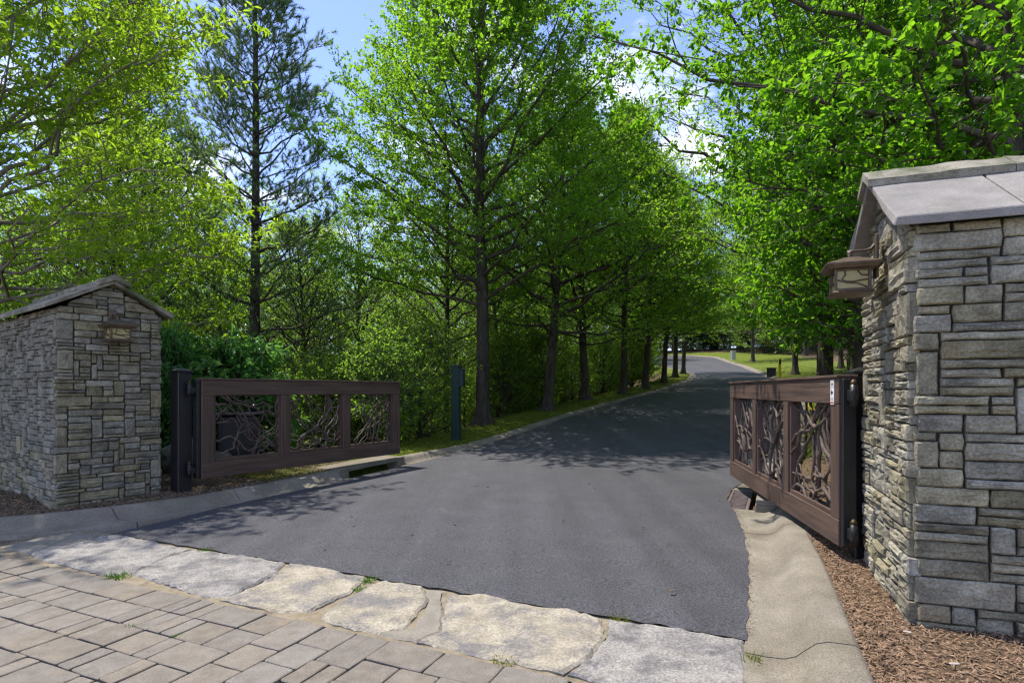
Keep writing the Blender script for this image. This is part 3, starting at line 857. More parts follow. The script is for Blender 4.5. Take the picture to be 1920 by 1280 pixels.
def gate(label, hinge, free, zb, H, seed, rad, nper, flip):
    """x along the gate from the hinge, y through its thickness, z up"""
    h = Vector(hinge); f = Vector(free); d = f - h; L = d.length; rz = math.atan2(d.y, d.x)
    root = empty('drive_gate', (h.x, h.y, zb), rz); tag(root, label, 'gate', 'drive gates with branch panels')
    rs = random.Random(seed)
    t = .13; st = .17; mu = .15; top = .21; bot = .21
    w = MT['gatewood']
    m = MB(); m.box((L / 2, 0, H - top / 2), (L, t, top), bev=.006); m.build('top_rail', w, root)
    m = MB(); m.box((L / 2, 0, H + .012), (L + .02, t + .03, .024), bev=.004); m.build('top_cap_board', w, root)
    m = MB(); m.box((L / 2, 0, bot / 2), (L, t, bot), bev=.006); m.build('bottom_rail', w, root)
    op = (L - 2 * st - 2 * mu) / 3
    xs = []
    x = 0
    for wd, kind in ((st, 's'), (op, 'o'), (mu, 'm'), (op, 'o'), (mu, 'm'), (op, 'o'), (st, 's')):
        xs.append((x, x + wd, kind)); x += wd
    for a, b, k in xs:
        if k != 'o':
            m = MB(); m.box(((a + b) / 2, 0, (H - top + bot) / 2), (b - a, t - .006, H - top - bot), bev=.005); m.build('stile' if k == 's' else 'mullion', MT['gatepostwood'], root)
    y0, y1 = bot, H - top
    ends = []
    for a, b, k in xs:
        if k != 'o': continue
        for sx, nm in ((a + .0175, 1), (b - .0175, 1)):          # inner side boards
            m = MB(); m.box((sx, 0, (y0 + y1) / 2), (.035, t - .045, y1 - y0 - .002), bev=.003); m.build('inner_board', MT['gatepostwood'], root)
        # notched sill boards in short lengths
        xx = a + .036
        while xx < b - .04:
            ln = min(rs.uniform(.22, .5), b - .037 - xx)
            if b - .037 - xx - ln < .08: ln = b - .037 - xx
            for sy in (-1, 1):
                m = MB(); m.box((xx + ln / 2, sy * .036, y0 + .021), (ln - .006, .026, .04 + rs.uniform(-.006, .008)), bev=.003); m.build('sill_board', w, root)
            xx += ln
        A, B = a + .03, b - .03
        def edge(k):
            if k == 0: return (rs.uniform(A, B), y0)
            if k == 1: return (rs.uniform(A, B), y1)
            if k == 2: return (A, rs.uniform(y0, y1))
            return (B, rs.uniform(y0, y1))
        for i in range(nper):
            k1, k2 = rs.choice([(0, 1), (0, 1), (0, 2), (0, 3), (2, 3), (1, 2), (1, 3), (0, 1)])
            p, q = edge(k1), edge(k2)
            n = 13
            pts = wander(rs, p, q, n, rs.uniform(.04, .12), .038)
            for v in pts:
                v.x = min(max(v.x, A - .02), B + .02); v.z = min(max(v.z, y0 - .02), y1 + .02)
            r0 = rad * rs.uniform(.7, 1.25); r1 = r0 * rs.uniform(.5, .8)
            m = MB(); m.tube(pts, [(r0 + (r1 - r0) * j / n) * rs.choice([.84, .95, 1., 1.05, 1.28]) for j in range(n + 1)], 6)
            for _ in range(rs.choice([0, 1, 1, 2])):              # forks cut short or reaching the frame
                j = rs.randint(2, n - 3); v = pts[j]; tdir = (pts[j + 1] - v).normalized()
                sd = rs.choice([-1, 1]); nd = (tdir * .7 + Vector((-tdir.z, 0, tdir.x)) * sd * .8).normalized(); ln = rs.uniform(.08, .36)
                fp = [v]
                for q_ in range(3):
                    nd = (nd + Vector((rs.uniform(-.3, .3), rs.uniform(-.1, .1), rs.uniform(-.3, .3)))).normalized()
                    nx_ = fp[-1] + nd * ln / 3
                    nx_.x = min(max(nx_.x, A - .02), B + .02); nx_.z = min(max(nx_.z, y0 - .02), y1 + .02); nx_.y = max(-.05, min(.05, nx_.y))
                    if (nx_ - fp[-1]).length < .01: break
                    fp.append(nx_)
                if len(fp) > 1: m.tube(fp, [r1 * .9 - .2 * r1 * q_ for q_ in range(len(fp))], 6)
            m.build('branch', MT['vine'], root)
    # steel hinge stile and hinges on the hinge side
    m = MB(); m.box((-.035, 0, H / 2), (.045, t - .03, H - .02), bev=.004); m.build('steel_stile', MT['black'], root)
    for zz in (.12, H - .14):
        m = MB(); m.box((-.105, 0, zz), (.10, .05, .09), bev=.006); m.tube([(-.13, 0, zz - .085), (-.13, 0, zz + .085)], .028, 10); m.build('hinge', MT['black'], root)
        m = MB(); m.tube([(-.13, 0, zz + .086), (-.13, 0, zz + .105), (-.13, 0, zz + .125)], [.03, .026, .01], 6); m.build('hinge_nut', MT['brass'], root)
    return root, L

GH = 1.32
gL, LL = gate('brown timber gate with branch panels standing open before the woods', (-4.17, 7.82), (-2.15, 11.02), .325, GH, 4, .0135, 18, 1)
gR, LR = gate('brown timber gate with branch panels and white sticker beside the tall pillar', (2.66, 4.66), (3.27, 8.62), .262, GH + .02, 9, .0185, 16, -1)
# warning sticker on the right gate, facing the drive (+y side of the gate frame)
side = 1
m = MB(); m.box((.115, side * .0665, GH - .095), (.072, .004, .20)); st_ = m.build('warning_sticker', MT['white'], gR)
m = MB()
m.poly([(.092, side * .0692, GH - .098), (.128, side * .0692, GH - .072), (.128, side * .0692, GH - .124)]); m.poly([(.126, side * .0694, GH - .09), (.138, side * .0694, GH - .09), (.138, side * .0694, GH - .106), (.126, side * .0694, GH - .106)])
m.build('arrow_mark', MT['ink'], st_)
m = MB()
m.box((.115, side * .0692, GH - .03), (.044, .001, .022)); m.box((.115, side * .0692, GH - .055), (.054, .001, .005)); m.box((.115, side * .0692, GH - .145), (.05, .001, .006)); m.box((.115, side * .0692, GH - .158), (.05, .001, .004))
m.build('small_print', MT['greyink'], st_)
m = MB(); m.box((.115, side * .0692, GH - .18), (.064, .001, .014)); m.build('red_band', MT['redink'], st_)

def gatepost(label, x, y, z0, z1, w, rz, mat='black'):
    root = empty('gate_post', (x, y, z0), rz); tag(root, label, 'post', 'black steel gate posts')
    h = z1 - z0
    m = MB(); m.box((0, 0, h / 2 - .13), (w, w, h + .2), bev=.008); m.build('shaft', MT[mat], root)
    m = MB(); m.frustum(h - .028, w / 2 + .012, h - .004, w / 2 + .012).frustum(h - .0035, w / 2 + .012, h + .03, .01); m.build('post_cap', MT[mat], root)
    return root
gatepost('black square steel gate post beside the left stone pillar', -4.385, 7.78, .12, 1.77, .185, math.atan2(3.2, 2.02))
gatepost('black steel gate post tucked behind the tall right stone pillar', 2.835, 4.76, .10, 1.66, .15, math.atan2(3.96, .61))

# ------------------------------------------------------------------ storm drains
def drain(label, side, s0, s1):
    e = (rr if side > 0 else rl)
    sm = (s0 + s1) / 2; gw = interp(RG if side > 0 else LG, sm)
    root = empty('storm_drain', XY(sm, e(sm)) + (g(sm),)); tag(root, label, 'storm drain', 'kerb storm drains')
    inv = Matrix.Translation(-Vector(XY(sm, e(sm)) + (g(sm),)))
    def prism(name, pts, mat, z0, z1):     # pts (s, q) outline, q measured outward from the asphalt edge
        bm_ = MB(); lo = []; hi = []
        for s, q in pts:
            x, y = XY(s, e(sm) + side * q); lo.append(bm_.bm.verts.new(inv @ Vector((x, y, g(s) + z0)))); hi.append(bm_.bm.verts.new(inv @ Vector((x, y, g(s) + z1))))
        n = len(lo)
        for i in range(n): bm_.bm.faces.new((lo[i], lo[(i + 1) % n], hi[(i + 1) % n], hi[i]))
        bm_.bm.faces.new(lo[::-1]); bm_.bm.faces.new(hi)
        bmesh.ops.bevel(bm_.bm, geom=[ed for ed in bm_.bm.edges], offset=.006, segments=1, affect='EDGES')
        return bm_.build(name, MT[mat], root)
    g0 = gw
    prism('gutter_apron', [(s0, -.06), (s1, -.06), (s1, .02), (s0, .02)], 'concrete', -.12, .0)
    prism('gutter_apron', [(s0, .02), (s0 + .12, .02), (s0 + .12, g0 + .05), (s0, g0 + .05)], 'concrete', -.12, -.004)
    prism('gutter_apron', [(s1 - .35, .021), (s1, .021), (s1, g0 + .05), (s1 - .35, g0 + .05)], 'concrete', -.12, -.004)
    # cast iron frame and bars
    a, b, qa, qb = s0 + .13, s1 - .36, .03, g0 - .03
    for pts in ([(a, qa), (a + .05, qa), (a + .05, qb), (a, qb)], [(b - .05, qa), (b, qa), (b, qb), (b - .05, qb)], [(a + .051, qa), (b - .051, qa), (b - .051, qa + .04), (a + .051, qa + .04)], [(a + .051, qb - .04), (b - .051, qb - .04), (b - .051, qb), (a + .051, qb)]):
        prism('grate_frame', pts, 'rust', -.06, -.012)
    n = 14
    for i in range(n):
        c = a + .07 + (b - a - .14) * (i + .5) / n
        prism('grate_bar', [(c - .014, qa + .042), (c + .014, qa + .042), (c + .014, qb - .042), (c - .014, qb - .042)], 'rust', -.07, -.016)
    prism('sump', [(s0 + .1, .0), (s1 - .1, .0), (s1 - .1, g0 + .5), (s0 + .1, g0 + .5)], 'dark', -.7, -.13)
    # hood with the dark throat under it
    prism('hood', [(s0, g0 + .06), (s1, g0 + .06), (s1, g0 + .6), (s0, g0 + .6)], 'concrete', .085, .15)
    for q in ((s0, s0 + .22), (s1 - .22, s1)):
        prism('hood_end', [(q[0], g0 + .052), (q[1], g0 + .052), (q[1], g0 + .6), (q[0], g0 + .6)], 'concrete', -.12, .084)
    prism('throat_back', [(s0 + .22, g0 + .5), (s1 - .22, g0 + .5), (s1 - .22, g0 + .6), (s0 + .22, g0 + .6)], 'dark', -.5, .084)
drain('kerb storm drain with iron grate under the right gate', 1, 7.5, 9.3)
drain('shaded kerb storm drain under the free end of the open left gate', -1, 7.5, 9.3)

# ------------------------------------------------------------------ other street furniture
p = P(-1.37, 14.4)
root = empty('sensor_post', p, R(-14)); tag(root, 'dark green square post with small box, beside the big oak', 'post')
m = MB(); m.box((0, 0, .86), (.19, .19, 1.9), bev=.006); m.build('shaft', MT['greenpaint'], root)
m = MB(); m.frustum(1.81, .115, 1.835, .115).frustum(1.8355, .115, 1.85, .03); m.build('post_cap', MT['greenpaint'], root)
m = MB(); m.box((.155, -.02, 1.52), (.12, .16, .42), bev=.008); m.box((.155, -.02, 1.74), (.14, .18, .02), bev=.004); m.build('sensor_box', MT['greenpaint'], root)

p = P(-4.55, 9.75)
root = empty('gate_motor', p, R(28)); tag(root, 'black gate motor cabinet behind the left gate', 'motor box')
m = MB(); m.box((0, 0, .42), (.62, .5, .9), bev=.02); m.build('cabinet', MT['black'], root)
m = MB(); m.box((0, 0, .895), (.68, .56, .05), bev=.015); m.build('lid', MT['black'], root)
m = MB(); m.box((.0, -.258, .45), (.5, .014, .66), bev=.004); d_ = m.build('cabinet_door', MT['black'], root)
m = MB(); m.box((.2, -.272, .5), (.02, .02, .1), bev=.003); m.build('door_handle', MT['rust'], d_)
m = MB(); m.tube([(.25, .1, .92), (.25, .1, 1.02), (.25, .1, 1.05)], [.05, .05, .02], 10); m.build('warning_light', MT['black'], root)

root = empty('utility_cabinet', P(22.9, 60.8), R(20)); tag(root, 'pale grey utility cabinet standing on the far grass', 'utility box'); root.scale = (.7, .7, .85)
m = MB(); m.box((0, 0, .48), (.65, .5, 1.1), bev=.03); m.build('cabinet', MT['utility'], root)
m = MB(); m.box((0, 0, 1.05), (.7, .55, .06), bev=.02); m.build('lid', MT['utility'], root)
root = empty('marker_post', P(15.2, 33.3)); tag(root, 'slim yellow marker post by the right verge', 'post')
m = MB(); m.box((0, 0, .55), (.15, .06, 1.5), bev=.01); m.build('shaft', MT['yellow'], root)
m = MB(); m.box((0, -.032, 1.1), (.12, .004, .25)); m.build('marker_plate', MT['ink'], root)
root = empty('junction_box', P(15.75, 35.6), R(-28)); tag(root, 'low black junction box beside the slim yellow post', 'utility box')
m = MB(); m.box((0, 0, .28), (.5, .4, .7), bev=.02); m.build('cabinet', MT['black'], root)
m = MB(); m.box((0, 0, .65), (.58, .48, .05), bev=.015); m.build('lid', MT['rust'], root)

def rock(label, x, y, sx, sy, sz, seed, sink=.3):
    bm = bmesh.new(); bmesh.ops.create_icosphere(bm, subdivisions=3, radius=1)
    for v in bm.verts:
        k = 1 + .28 * noise.noise(v.co * 1.3 + Vector((seed, 0, 0))) + .1 * noise.noise(v.co * 4 + Vector((seed, 3, 0)))
        v.co = Vector((v.co.x * sx, v.co.y * sy, v.co.z * sz)) * k
    me = bpy.data.meshes.new('mossy_rock'); bm.to_mesh(me); bm.free(); me.materials.append(MT['moss'])
    o = meshobj('mossy_rock', me, None, P(x, y, sz * (1 - sink)), seed); tag(o, label, 'rock', 'mossy rocks behind the left gate')
rock('larger mossy rock behind the black left gate post', -5.25, 9.5, .45, .32, .3, 1)
rock('smaller mossy rock lying right of the larger rock near the left gate post', -4.62, 9.2, .28, .22, .2, 4)

# ------------------------------------------------------------------ plants
def norm(a): return a / np.maximum(np.linalg.norm(a, axis=-1, keepdims=True), 1e-6)

def tubes(paths, rads, sides):
    """paths (B,P,3), rads (B,P) -> verts, quads"""
    B, Pn, _ = paths.shape
    t = np.gradient(paths, axis=1); t = norm(t)
    d = norm(paths[:, -1] - paths[:, 0])
    ref = np.where(np.abs(d[:, 2:3]) < .8, np.array([[0, 0, 1.]]), np.array([[1., 0, 0]]))
    ref = norm(np.cross(d, ref))[:, None, :]
    u = norm(ref - t * (ref * t).sum(-1, keepdims=True)); v = np.cross(t, u)
    a = np.arange(sides) * 2 * np.pi / sides
    V = paths[:, :, None, :] + rads[:, :, None, None] * (u[:, :, None, :] * np.cos(a)[None, None, :, None] + v[:, :, None, :] * np.sin(a)[None, None, :, None])
    idx = np.arange(B * Pn * sides).reshape(B, Pn, sides)
    i0 = idx[:, :-1]; i1 = idx[:, 1:]
    F = np.stack([i0, np.roll(i0, -1, 2), np.roll(i1, -1, 2), i1], -1).reshape(-1, 4)
    return V.reshape(-1, 3), F

def join(parts):
    V = []; F = []; o = 0
    for v, f in parts:
        V.append(v); F.append(f + o); o += len(v)
    return np.concatenate(V), np.concatenate(F)

def leaf_frame(axis, nrm):
    a = norm(axis); n = norm(nrm - a * (nrm * a).sum(-1, keepdims=True)); return a, n, np.cross(a, n)

def leaves(pos, axis, nrm, ln, wr, R_, detailed=False):
    a, n, b = leaf_frame(axis, nrm); N = len(pos); L = ln[:, None]; w = L * wr * .5
    if not detailed:
        V = np.stack([pos, pos + a * L * .45 + b * w + n * L * .09, pos + a * L, pos + a * L * .45 - b * w + n * L * .09], 1).reshape(-1, 3)
        i = np.arange(N)[:, None] * 4
        F = np.concatenate([i + [[0, 1, 2]], i + [[0, 2, 3]]], 1).reshape(-1, 3); k = 4
    else:
        dr = -n * L * .10
        V = np.stack([pos, pos + a * L * .28 + b * w * .9 + n * L * .07, pos + a * L * .62 + b * w * .85 + n * L * .06 + dr * .4, pos + a * L + dr * 1.4,
                      pos + a * L * .62 - b * w * .85 + n * L * .06 + dr * .4, pos + a * L * .28 - b * w * .9 + n * L * .07], 1).reshape(-1, 3)
        i = np.arange(N)[:, None] * 6
        F = np.concatenate([i + [[0, 1, 2, 3]], i + [[0, 3, 4, 5]]], 1).reshape(-1, 4); k = 6
    lv = np.repeat(np.clip(R_.beta(1.6, 1.9, N), 0, 1), k)
    return V, F, lv

def children(paths, R_, per, t0, t1, yaw, pitch, lenf, n, up=0., wob=.08):
    """side branches from a batch of polylines. lenf(t, parent length)->length"""
    B, Pn, _ = paths.shape
    t = t0 + (t1 - t0) * (np.arange(per)[None, :] + R_.uniform(.1, .9, (B, per))) / per
    f = t * (Pn - 1); i = np.minimum(f.astype(int), Pn - 2); fr = (f - i)[..., None]
    bi = np.arange(B)[:, None]
    p0 = paths[bi, i] * (1 - fr) + paths[bi, i + 1] * fr
    d = norm(paths[bi, i + 1] - paths[bi, i])
    PL = np.linalg.norm(np.diff(paths, axis=1), axis=-1).sum(1)[:, None]
    sgn = np.where((np.arange(per)[None, :] + R_.integers(0, 2, (B, 1))) % 2 == 0, 1., -1.)
    ya = sgn * R_.uniform(*yaw, (B, per)); pi_ = R_.uniform(*pitch, (B, per))
    upv = np.array([0, 0, 1.])
    sidev = norm(np.cross(d, upv) + 1e-4); upl = np.cross(sidev, d)
    nd = norm(d * np.cos(ya)[..., None] + sidev * np.sin(ya)[..., None] + upl * np.sin(pi_)[..., None])
    L = lenf(t, PL) * R_.uniform(.75, 1.25, (B, per))
    k = np.linspace(0, 1, n)
    q = p0[..., None, :] + nd[..., None, :] * (L[..., None] * k)[..., None] + upv * (up * L[..., None] * k ** 2)[..., None]
    q[..., 1:, :] += R_.normal(0, 1, q[..., 1:, :].shape) * (L[..., None, None] * wob * k[1:][:, None])
    return q.reshape(-1, n, 3), np.broadcast_to(t, (B, per)).reshape(-1)

def make_tree(seed, H, r0, cb, shape, nprim, el, sec, ter, nleaf, llen, wr, ter_len=.55, up=.12, lean=.0, droop=.3, detailed=False, flare=1.7, prim_len=1., twig_r=.006, nbias=1.0, sec_k=.5, top=.97, limb=1., wob=.014):
    R_ = np.random.default_rng(seed)
    n = 12; k = np.linspace(0, 1, n)
    tr = np.zeros((1, n, 3)); tr[0, :, 2] = k * H
    w = np.cumsum(R_.normal(0, .012 * H / n * 3, (n, 2)), 0); w -= w[0]
    tr[0, :, :2] = w * .5 + np.array([lean, 0])[None] * (k ** 1.5)[:, None] * H
    tr[0, 0, 2] = -.35
    rad = r0 * (1 - k) ** .85 + .012
    zt = np.array([-.35, .02, .22, .6]); 
    low = np.stack([np.interp(zt, tr[0, :, 2], tr[0, :, i]) for i in range(3)], 1)
    path = np.concatenate([low, tr[0, tr[0, :, 2] > .65]])[None]
    rr_ = np.concatenate([[r0 * flare * 1.25, r0 * flare, r0 * (1 + (flare - 1) * .4), r0 * 1.03], rad[tr[0, :, 2] > .65]])[None]
    tv, tf = tubes(path, rr_, 14)
    az = np.arctan2(tv[:, 1], tv[:, 0]); lowm = np.clip(1 - tv[:, 2] / .6, 0, 1)
    tv[:, :2] *= (1 + .22 * lowm * np.sin(az * 5 + 1.3))[:, None]
    # primaries
    tt = (np.arange(nprim) + R_.uniform(.1, .9, nprim)) / nprim
    z = cb + (H * top - cb) * tt
    azm = np.arange(nprim) * 2.399 + R_.uniform(-.4, .4, nprim)
    e = R(1) * (el[0] + (el[1] - el[0]) * tt + R_.uniform(-9, 9, nprim))
    Lp = np.array([shape(t) for t in tt]) / np.maximum(np.cos(e), .45) * R_.uniform(.82, 1.12, nprim) * prim_len
    base = np.stack([np.interp(z, tr[0, :, 2], tr[0, :, i]) for i in range(3)], 1)
    d = np.stack([np.cos(azm) * np.cos(e), np.sin(azm) * np.cos(e), np.sin(e)], 1)
    m = 8; km = np.linspace(0, 1, m)
    pp = base[:, None] + d[:, None] * (Lp[:, None] * km)[..., None]
    pp[..., 2] += up * Lp[:, None] * (km ** 2 - .25 * km)
    pp[:, 1:] += R_.normal(0, 1, (nprim, m - 1, 3)) * (Lp[:, None, None] * wob)
    rz = np.interp(z, tr[0, :, 2], rad)
    pr_ = np.minimum(rz * .62, (.011 + .013 * Lp) * limb)[:, None] * (1 - .86 * km)[None] + .004
    parts = [tubes(pp, pr_, 6)]
    s1, ts1 = children(pp, R_, sec, .18, 1., (.5, 1.05), (-.25, .35), lambda t, L: L * (.12 + sec_k * (1 - t)) + .25, 5, up * .6)
    parts.append(tubes(s1, np.linspace(.013, .005, 5)[None].repeat(len(s1), 0) * (.6 + .5 * R_.random((len(s1), 1))), 4))
    t1, _ = children(np.concatenate([s1, pp[:, -5:]]), R_, ter, .1, 1., (.35, 1.15), (-.45, .5), lambda t, L: ter_len * (1.1 - .4 * t) + 0 * L, 3, 0)
    parts.append(tubes(t1, np.array([[twig_r, twig_r * .7, twig_r * .4]]).repeat(len(t1), 0), 3))
    lv_, lf_ = join(parts)
    # leaves along the twigs
    N = len(t1) * nleaf
    ti = np.repeat(np.arange(len(t1)), nleaf); f = R_.uniform(.15, 1.08, N)
    pos = t1[ti, 0] + (t1[ti, 2] - t1[ti, 0]) * f[:, None] + R_.normal(0, .035, (N, 3)) * ter_len * 1.6
    td = norm(t1[ti, 2] - t1[ti, 0])
    ax = td * .6 + R_.normal(0, .7, (N, 3)); ax[:, 2] -= droop
    nr = R_.normal(0, .62, (N, 3)); nr[:, 2] += nbias
    ln = llen * R_.uniform(.6, 1.25, N)
    return dict(trunk=(tv, tf), limbs=(lv_, lf_), leaf=(pos, norm(ax), nr, ln, wr), R=R_, detailed=detailed)

def finish(t, name, leafm, barkm='bark', twigm='twig', sel=None):
    pos, ax, nr, ln, wr = t['leaf']
    if sel is not None:
        pos, ax, nr, ln = pos[sel], ax[sel], nr[sel], ln[sel]
    V, F, lv = leaves(pos, ax, nr, ln, wr, t['R'], t['detailed'])
    return dict(trunk=npmesh('trunk', *t['trunk'], MT[barkm], True), limbs=npmesh('limbs', *t['limbs'], MT[twigm], True), crown=npmesh('crown', V, F, MT[leafm], False, lv))

def place(me, name, loc, rz, sc, label, cat='tree', group=None):
    root = empty(name, loc, rz); root.scale = (sc, sc, sc) if not hasattr(sc, '__len__') else sc
    tag(root, label, cat, group)
    for k in ('trunk', 'limbs', 'crown', 'stems', 'foliage'):
        if k in me:
            o = meshobj(k, me[k], root)
            if k in ('crown', 'foliage'): o['kind'] = 'stuff'
    return root

# --- oaks along the left verge
OAKS_ = [(0, 3.9), (.1, 4.6), (.25, 4.5), (.41, 3.5), (.6, 2.3), (.83, 1.1), (1, .35)]
def oakshape(t): return interp(OAKS_, t)
oakA = finish(make_tree(3, 16.2, .205, 3.3, oakshape, 78, (16, 60), 12, 6, 27, .098, .62, .62, .10, twig_r=.005, limb=.78), 'oak', 'leaf_oak')
oakB = finish(make_tree(17, 14.0, .20, 3.0, lambda t: oakshape(t) * 1.08, 52, (8, 58), 8, 6, 8, .12, .62, .62, .08, twig_r=.007), 'oak', 'leaf_oak')
oakC = finish(make_tree(23, 13.0, .17, 2.4, lambda t: oakshape(t) * .95, 44, (14, 62), 9, 6, 8, .12, .62, .62, .08, twig_r=.007, lean=.035, wob=.02), 'oak', 'leaf_oak')
place(oakA, 'oak_tree', P(-.90, 17.8), 1.1, 1, 'tall oak on the left verge behind the dark green post', group='oaks lining the left verge')
OAKS = [(1.26, 20.9, 2.0, .86, oakB, 'second oak along the left verge, right of the tallest oak'), (3.05, 24.2, 4.1, .90, oakC, 'third oak along the left verge, slim dark trunk in shade'),
        (5.05, 26.6, 5.4, .76, oakA, 'fourth oak along the left verge in the shaded row'), (6.6, 29.2, .7, .95, oakC, 'fifth oak along the left verge in the shaded row'),
        (8.55, 33.0, 3.0, .70, oakA, 'sixth oak along the left verge, two before the road end'), (10.4, 37.4, 1.4, .76, oakB, 'seventh oak along the left verge, next to the last'), (12.1, 41.5, 2.4, .86, oakC, 'last oak of the left row, where the drive bends')]
rt = random.Random(9)
for x, y, rz, sc, me, lb in OAKS:
    o = place(me, 'oak_tree', P(x, y), rz, (sc * rt.uniform(.92, 1.12), sc * rt.uniform(.92, 1.12), sc * rt.uniform(.92, 1.08)), lb, group='oaks lining the left verge')
    o.rotation_euler = (R(rt.uniform(-3, 3)), R(rt.uniform(-3, 3)), rz)

# --- pines behind the left gate
def make_pine(seed, H, r0, cb):
    R_ = np.random.default_rng(seed)
    n = 10; k = np.linspace(0, 1, n); tr = np.zeros((1, n, 3)); tr[0, :, 2] = k * H; tr[0, 0, 2] = -.4
    tr[0, 1:, :2] = np.cumsum(R_.normal(0, .03, (n - 1, 2)), 0)
    rad = (r0 * (1 - k) ** .8 + .015)[None]
    tv = tubes(tr, rad, 10)
    P_, D = [], []
    z = cb; B = []; L = []
    while z < H * .985:
        t = (z - cb) / (H - cb); nb = R_.integers(4, 7); a0 = R_.uniform(0, 6.28)
        for i in range(nb):
            a = a0 + i * 6.283 / nb + R_.uniform(-.3, .3); e = R(6 + 42 * t + R_.uniform(-8, 8))
            l = (3.3 * (1 - t) ** .75 + .5) * R_.uniform(.7, 1.1)
            B.append((0, 0, z + R_.uniform(-.08, .08))); D.append((math.cos(a) * math.cos(e), math.sin(a) * math.cos(e), math.sin(e))); L.append(l)
        z += R_.uniform(.75, 1.1) * (1 - .45 * t)
    B = np.array(B); D = np.array(D); L = np.array(L); m = 7; km = np.linspace(0, 1, m)
    pp = B[:, None] + D[:, None] * (L[:, None] * km)[..., None]; pp[..., 2] += .16 * L[:, None] * km ** 2
    pp[:, 1:] += R_.normal(0, 1, (len(B), m - 1, 3)) * L[:, None, None] * .02
    parts = [tubes(pp, (.012 + .010 * L)[:, None] * (1 - .8 * km)[None], 5)]
    s1, _ = children(pp, R_, 8, .3, 1., (.5, 1.), (-.1, .4), lambda t, l: l * (.1 + .38 * (1 - t)) + .2, 4, .15)
    parts.append(tubes(s1, np.linspace(.009, .004, 4)[None].repeat(len(s1), 0), 3))
    t1, _ = children(np.concatenate([s1, pp[:, -4:]]), R_, 4, .25, 1., (.3, .9), (-.2, .6), lambda t, l: .3 + 0 * l, 3, .1)
    parts.append(tubes(t1, np.array([[.005, .004, .003]]).repeat(len(t1), 0), 3))
    # needle tufts
    nn = 46; N = len(t1) * nn; ti = np.repeat(np.arange(len(t1)), nn)
    td = norm(t1[ti, 2] - t1[ti, 0]); f = R_.uniform(.35, 1.03, N)
    pos = t1[ti, 0] + (t1[ti, 2] - t1[ti, 0]) * f[:, None]
    ax = norm(td * .9 + R_.normal(0, .5, (N, 3))); ln = R_.uniform(.11, .19, N)
    b = norm(np.cross(ax, R_.normal(0, 1, (N, 3)))) * .0075
    V = np.stack([pos + b, pos - b, pos + ax * ln[:, None]], 1).reshape(-1, 3); F = np.arange(N * 3).reshape(-1, 3)
    lv = np.repeat(R_.random(len(t1))[ti] * .7 + R_.random(N) * .3, 3)
    return dict(trunk=npmesh('trunk', *tv, MT['bark'], True), limbs=npmesh('limbs', *join(parts), MT['twig'], True), crown=npmesh('crown', V, F, MT['needle'], False, lv))
pineA = make_pine(6, 19.5, .19, 3.2)
place(pineA, 'pine_tree', P(-8.05, 18.4), .4, 1, 'tall open pine with straight trunk behind the left gate', 'pine', 'pines behind the left gate')
place(pineA, 'pine_tree', P(-13.6, 20.5), 2.2, 1.02, 'pine showing above the willowy tree, blue green needles', 'pine', 'pines behind the left gate')

# --- woodland: a few kinds of broadleaved tree, each copied and turned
def domeshape(a, b): return lambda t: (a + (b - a) * min(1, t / .35)) * (1 - max(0, (t - .35) / .65) ** 1.8) ** .8 + .3
woodA = finish(make_tree(31, 13.5, .16, 3.0, domeshape(2.2, 3.3), 44, (15, 65), 7, 5, 6, .155, .6, .75, .1, twig_r=.008), 'wood', 'leaf_wood')
woodB = finish(make_tree(32, 11.5, .13, 2.2, domeshape(2.0, 2.9), 38, (20, 60), 7, 5, 6, .135, .6, .7, .1, twig_r=.008, lean=.05), 'wood', 'leaf_under')
woodC = finish(make_tree(33, 15.0, .19, 4.2, domeshape(2.4, 3.6), 40, (20, 65), 7, 5, 8, .17, .6, .8, .1, twig_r=.009), 'wood', 'leaf_wood')
shrubA = finish(make_tree(34, 3.0, .05, .15, domeshape(1.1, 1.3), 30, (25, 70), 6, 4, 7, .12, .55, .4, .1, twig_r=.006), 'shrub', 'leaf_under')
shrubB = finish(make_tree(35, 4.6, .06, .3, domeshape(1.3, 1.7), 32, (15, 65), 6, 5, 6, .13, .55, .5, .05, twig_r=.006), 'shrub', 'leaf_under')
darkA = finish(make_tree(36, 7.0, .13, .2, lambda t: 2.3 * (1 - t) ** .8 + .25, 46, (-2, 45), 7, 5, 8, .12, .5, .5, 0, twig_r=.007), 'evergreen', 'leaf_dark')
woodD = finish(make_tree(37, 9.5, .13, .5, domeshape(2.3, 3.0), 44, (5, 62), 7, 5, 6, .17, .6, .75, .1, twig_r=.008), 'wood', 'leaf_wood')
rw = random.Random(77)
WOOD = [(-2.6, 20.6, woodB), (-7.0, 21.5, woodB), (-.2, 24.2, woodB), (1.2, 27.6, woodC), (3.6, 31, woodB), (5.8, 36.5, woodB), (-9.6, 14.6, woodB), (-11.4, 17.8, woodA), (-9.2, 24.5, woodB), (-6.6, 26.5, woodA), (-12.5, 25.5, woodA), (-17, 21.5, woodA), (-3.2, 29.5, woodB), (-21, 25, woodA),
        (-6.8, 33, woodC), (-1.0, 34.5, woodA), (-10.5, 32, woodB), (-15.5, 31.5, woodA), (-20.5, 33, woodC), (1.6, 40, woodA), (-3.8, 40, woodC), (-9.0, 40.5, woodA), (-15, 40, woodC), (-22, 41, woodA), (4.2, 47, woodA), (-.8, 48, woodC), (-7, 49, woodA),
        (-14, 50, woodB), (7.4, 54.5, woodA), (2.4, 56, woodC), (-4.5, 58, woodA), (10.8, 62, woodA), (6, 65, woodC), (-11, 60, woodA), (13, 68, woodC), (-28, 36, woodB), (-26, 28, woodA)]
